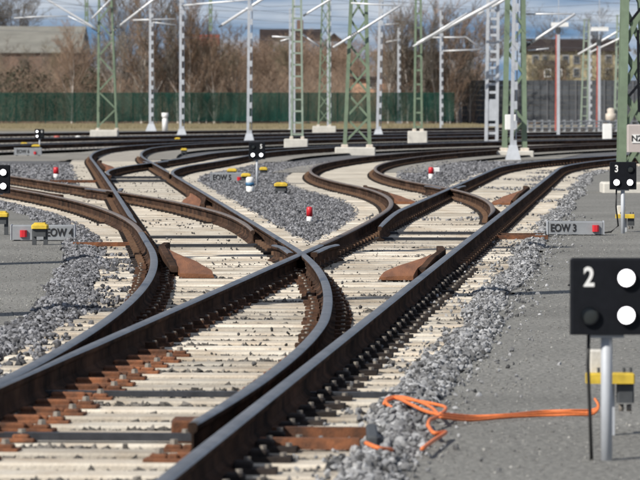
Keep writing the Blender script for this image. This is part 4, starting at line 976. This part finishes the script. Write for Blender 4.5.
def grow(seed, H, spread, nprim, slender=False, r0=None):
    rg = random.Random(seed); trunk = []; crown = []
    def walk(p, d, L, r, lev):
        n = 4 if lev == 0 else 3
        for i in range(n):
            q = p + d * (L / n); ra_, rb_ = r * (1 - .7 * i / n), r * (1 - .7 * (i + 1) / n)
            (trunk if lev < 2 else crown).append((tuple(p), tuple(q), ra_, rb_)); 
            if lev < 4:
                k = {0: nprim // 4 + 1, 1: 3, 2: 2, 3: 2}[lev]
                if lev == 0 and i < 1 and not slender: k = 1
                for _ in range(k):
                    ax = Vector((rg.uniform(-1, 1), rg.uniform(-1, 1), rg.uniform(-.2, .6))).normalized()
                    nd = (d * (1.0 if slender else .75) + ax * spread * rg.uniform(.6, 1.2)).normalized()
                    walk(p.lerp(q, rg.random()), nd, L * rg.uniform(.34, .55), max(.014, rb_ * .5), lev + 1)
            p = q; d = (d + Vector((rg.uniform(-1, 1), rg.uniform(-1, 1), rg.uniform(-.1, .4))) * (.10 if slender else .20)).normalized()
    walk(Vector((0, 0, -.3)), Vector((rg.uniform(-.06, .06), rg.uniform(-.06, .06), 1)).normalized(), H, r0 or H * .014, 0)
    return trunk, crown
KIND = {}
for key, H, sp, npm, sl_, tm, cm, r0 in (('brown', 10, .95, 12, False, 'bark', 'bark', None), ('red', 8, 1.0, 12, False, 'bark', 'barkr', None), ('olive', 8, 1.05, 12, False, 'bark', 'barkg', None), ('birch', 10, .65, 12, True, 'birch', 'barkr', .13), ('pole', 10, .5, 8, True, 'birch', 'bark', .11)):
    KIND[key] = [(H, seg_mesh('trunk', t_, M[tm]), seg_mesh('crown', c_, M[cm])) for t_, c_ in (grow(hash_ * 13 + len(key), H, sp, npm, sl_, r0) for hash_ in (1, 2, 3))]
def bank_h(x, Y):
    t = (Y - 372) / 60; return -.1 + 4.2 * min(1, max(0, t)) ** .8 * (1.0 if x < 8 else max(.25, 1 - (x - 8) / 14))
def tree(x, Y, ytop, key, label, group):
    k = Y / FPX; xc = (x - 320) * k; zg = bank_h(xc, Y); H, tm, cm = random.choice(KIND[key]); s_ = max(.3, (px(0, ytop, Y).z - zg) / (H * .98))
    o = empty('bare_tree', (xc, Y, zg), label, 'tree', group, random.uniform(0, 6.28)); o.scale = (s_, s_, s_)
    link('trunk', tm, o, False); link('crown', cm, o, False)
MARKS = [(-30, 'at the left edge'), (20, 'under the hall roof'), (60, 'left of the first lattice mast'), (105, 'behind the first lattice mast'), (135, 'beside the slim mast'), (166, 'between the two left slim masts'), (192, 'right of the second slim mast'), (215, 'under the red roof'), (240, 'left of the third slim mast'), (268, 'below the dark roofed house'), (300, 'behind the pale ladder mast'),
         (325, 'behind the half hidden mast'), (345, 'left of the peach hut'), (372, 'above the peach hut'), (399, 'behind the mast at the fence'), (418, 'behind the narrow ladder mast'), (441, 'behind the mast at the fence end'), (465, 'at the barrier end post'), (492, 'behind the white ladder mast'), (545, 'left of the left red pole'), (575, 'between the red poles'), (610, 'right of the right red pole'), (650, 'at the right edge')]
def lab(x): return min(MARKS, key=lambda m: abs(m[0] - x))[1]
KN = {'brown': 'bare dark brown tree', 'red': 'bare reddish brown tree', 'olive': 'bare olive brown tree', 'birch': 'slender pale birch', 'pole': 'thin straight pale tree'}
def plant(x, Y, yt, key, row=''):
    l = KN[key] + ' ' + row + lab(x); tree(x, Y, yt, key, l, l.replace(KN[key], KN[key].replace('birch', 'birche') + 's'))
rt = random.Random(3)
x = -45
while x < 475:                                    # back row along the bank
    top = 56 if x < 85 else (44 if x < 165 else (47 if x < 200 else (48 if x < 245 else (56 if x < 330 else 64))))
    plant(x, rt.uniform(425, 470), top + rt.uniform(-4, 12), rt.choice(['brown', 'brown', 'red', 'olive'] if x < 200 else ['red', 'red', 'brown', 'olive']), 'up the bank '); x += rt.uniform(14, 24)
x = -40
while x < 470:                                    # front row
    top = 58 if x < 90 else (54 if x < 170 else (56 if x < 245 else (54 if x < 330 else 66)))
    plant(x, rt.uniform(384, 415), top + rt.uniform(-8, 14), rt.choice(['brown', 'red', 'red', 'olive']), 'near the fence '); x += rt.uniform(15, 26)
for x, Y, yt, key in ((190, 371, 32, 'birch'), (199, 371.5, 48, 'birch'), (214, 371, 64, 'birch'), (156, 371, 20, 'birch'), (169, 372, 30, 'pole'), (72, 371, 54, 'birch'), (206, 372, 52, 'pole'), (178, 371.5, 44, 'pole'), (235, 372, 60, 'birch'), (141, 372, 34, 'pole'),
                      (388, 371, 50, 'pole'), (395, 372, 48, 'birch'), (407, 371.5, 44, 'pole'), (420, 371, 47, 'pole'), (428, 373, 42, 'birch'), (436, 371, 46, 'pole'), (450, 371.5, 50, 'birch'), (457, 373, 48, 'pole'), (402, 374, 46, 'birch'), (447, 374, 46, 'pole'), (470, 374, 52, 'pole'),
                      (112, 388, 16, 'pole'), (126, 392, 14, 'pole'), (4, 540, 8, 'brown'), (-12, 540, 4, 'brown'), (18, 545, 14, 'brown')):
    plant(x, Y, yt, key, 'rising tall ')
for x, Y, yt, key in ((541, 390, 70, 'olive'), (558, 392, 66, 'brown'), (571, 390, 72, 'olive'), (603, 392, 68, 'olive'), (611, 396, 70, 'brown'), (533, 396, 74, 'olive'), (648, 392, 66, 'olive'), (480, 440, 42, 'red'), (492, 450, 38, 'brown'), (543, 560, 36, 'brown'), (602, 560, 36, 'brown')):
    plant(x, Y, yt, key, 'over the noise barrier ')
same = {}
for o in sc.objects:
    if o.name.startswith('bare_tree'): same.setdefault(o['label'], []).append(o)
for l, os_ in same.items():
    if len(os_) > 1:
        os_.sort(key=lambda o: o.location.x / o.location.y)
        names = ['left one', 'right one'] if len(os_) == 2 else ['left one', 'middle one', 'right one'] if len(os_) == 3 else ['leftmost', 'second', 'third', 'fourth', 'fifth']
        for o, q in zip(os_, names): o['label'] = ' '.join((l.replace(' rising', '').replace(' straight', '') if len(l.split()) > 12 else l).split()) + ', ' + q
# undergrowth: one tangled mass of twigs, and a darker evergreen mass at the left
def thicket(name, n, x0, x1, Y0, Y1, hmin, hmax, m, label, r=.02):
    X = rng.uniform(x0, x1, n); Yy = rng.uniform(Y0, Y1, n); segs = []
    for i in range(n):
        z = bank_h(X[i], Yy[i]); p = np.array([X[i], Yy[i], z]); h = rng.uniform(hmin, hmax); d = np.array([rng.normal(0, .35), rng.normal(0, .35), 1.0])
        for q in range(3):
            e = p + d * h / 3; segs.append((p, e, r * (1 - q * .3), r * (1 - (q + 1) * .3))); p = e; d = d + np.array([rng.normal(0, .35), rng.normal(0, .3), -.25])
    o = link(name, seg_mesh(name, segs, m)); tag(o, label, 'undergrowth', kind='stuff')
thicket('undergrowth', 10000, -36, 14, 374, 425, 1.4, 5.0, M['barkr'], 'reddish brown tangled undergrowth covering the bank behind the fence')
thicket('undergrowth', 4000, -36, 14, 374, 425, 1.0, 4.6, M['bark'], 'dark twigs of the undergrowth on the bank')
thicket('undergrowth', 2600, -10.5, 3.5, 426, 440, 2.5, 6.5, M['barkr'], 'reddish brush rising in front of the dark roofed house', .03)
thicket('undergrowth', 2500, 14, 34, 380, 420, 1.0, 4.0, M['barkg'], 'olive brush behind the noise barrier', .022)
n = 15000; X = rng.uniform(-33, -19, n); Yy = rng.uniform(375, 400, n); Z = np.array([bank_h(a, b) for a, b in zip(X, Yy)]) + rng.uniform(0, 1, n) ** 1.2 * (2.9 + .7 * np.sin(X * 1.1) + .5 * np.sin(X * 2.7))
c = np.stack([X, Yy, Z], 1); u = rng.normal(size=(n, 3)) * .07; v = rng.normal(size=(n, 3)) * .05
o = link('evergreen_thicket', tri_mesh('evergreen_thicket', np.stack([c - u, c + v, c + u, c - v], 1).reshape(-1, 3), np.arange(n * 4).reshape(-1, 4), M['ever'])); tag(o, 'dark evergreen thicket behind the fence at the left', 'undergrowth', kind='stuff')
n = 30000; X = rng.uniform(-36, 13, n); Yy = rng.uniform(318, 367, n); c = np.stack([X, Yy, np.full(n, -.05)], 1); d = np.stack([rng.normal(0, .08, n), rng.normal(0, .08, n), rng.uniform(.08, .35, n)], 1); s_ = np.stack([np.full(n, .02), np.zeros(n), np.zeros(n)], 1)
o = link('dry_grass', tri_mesh('dry_grass', np.stack([c - s_, c + s_, c + d], 1).reshape(-1, 3), np.arange(n * 3).reshape(-1, 3), M['grass'])); tag(o, 'dry grass along the foot of the fence', 'grass', kind='stuff')

# lettering becomes real mesh
dg = bpy.context.evaluated_depsgraph_get()
for o in [o for o in sc.objects if o.type == 'FONT']:
    me = bpy.data.meshes.new_from_object(o.evaluated_get(dg)); n_ = o.name.split('.')[0]
    q = bpy.data.objects.new(n_, me); COL.objects.link(q); q.parent = o.parent; q.matrix_parent_inverse = o.matrix_parent_inverse.copy(); q.matrix_basis = o.matrix_basis.copy()
    bpy.data.objects.remove(o)
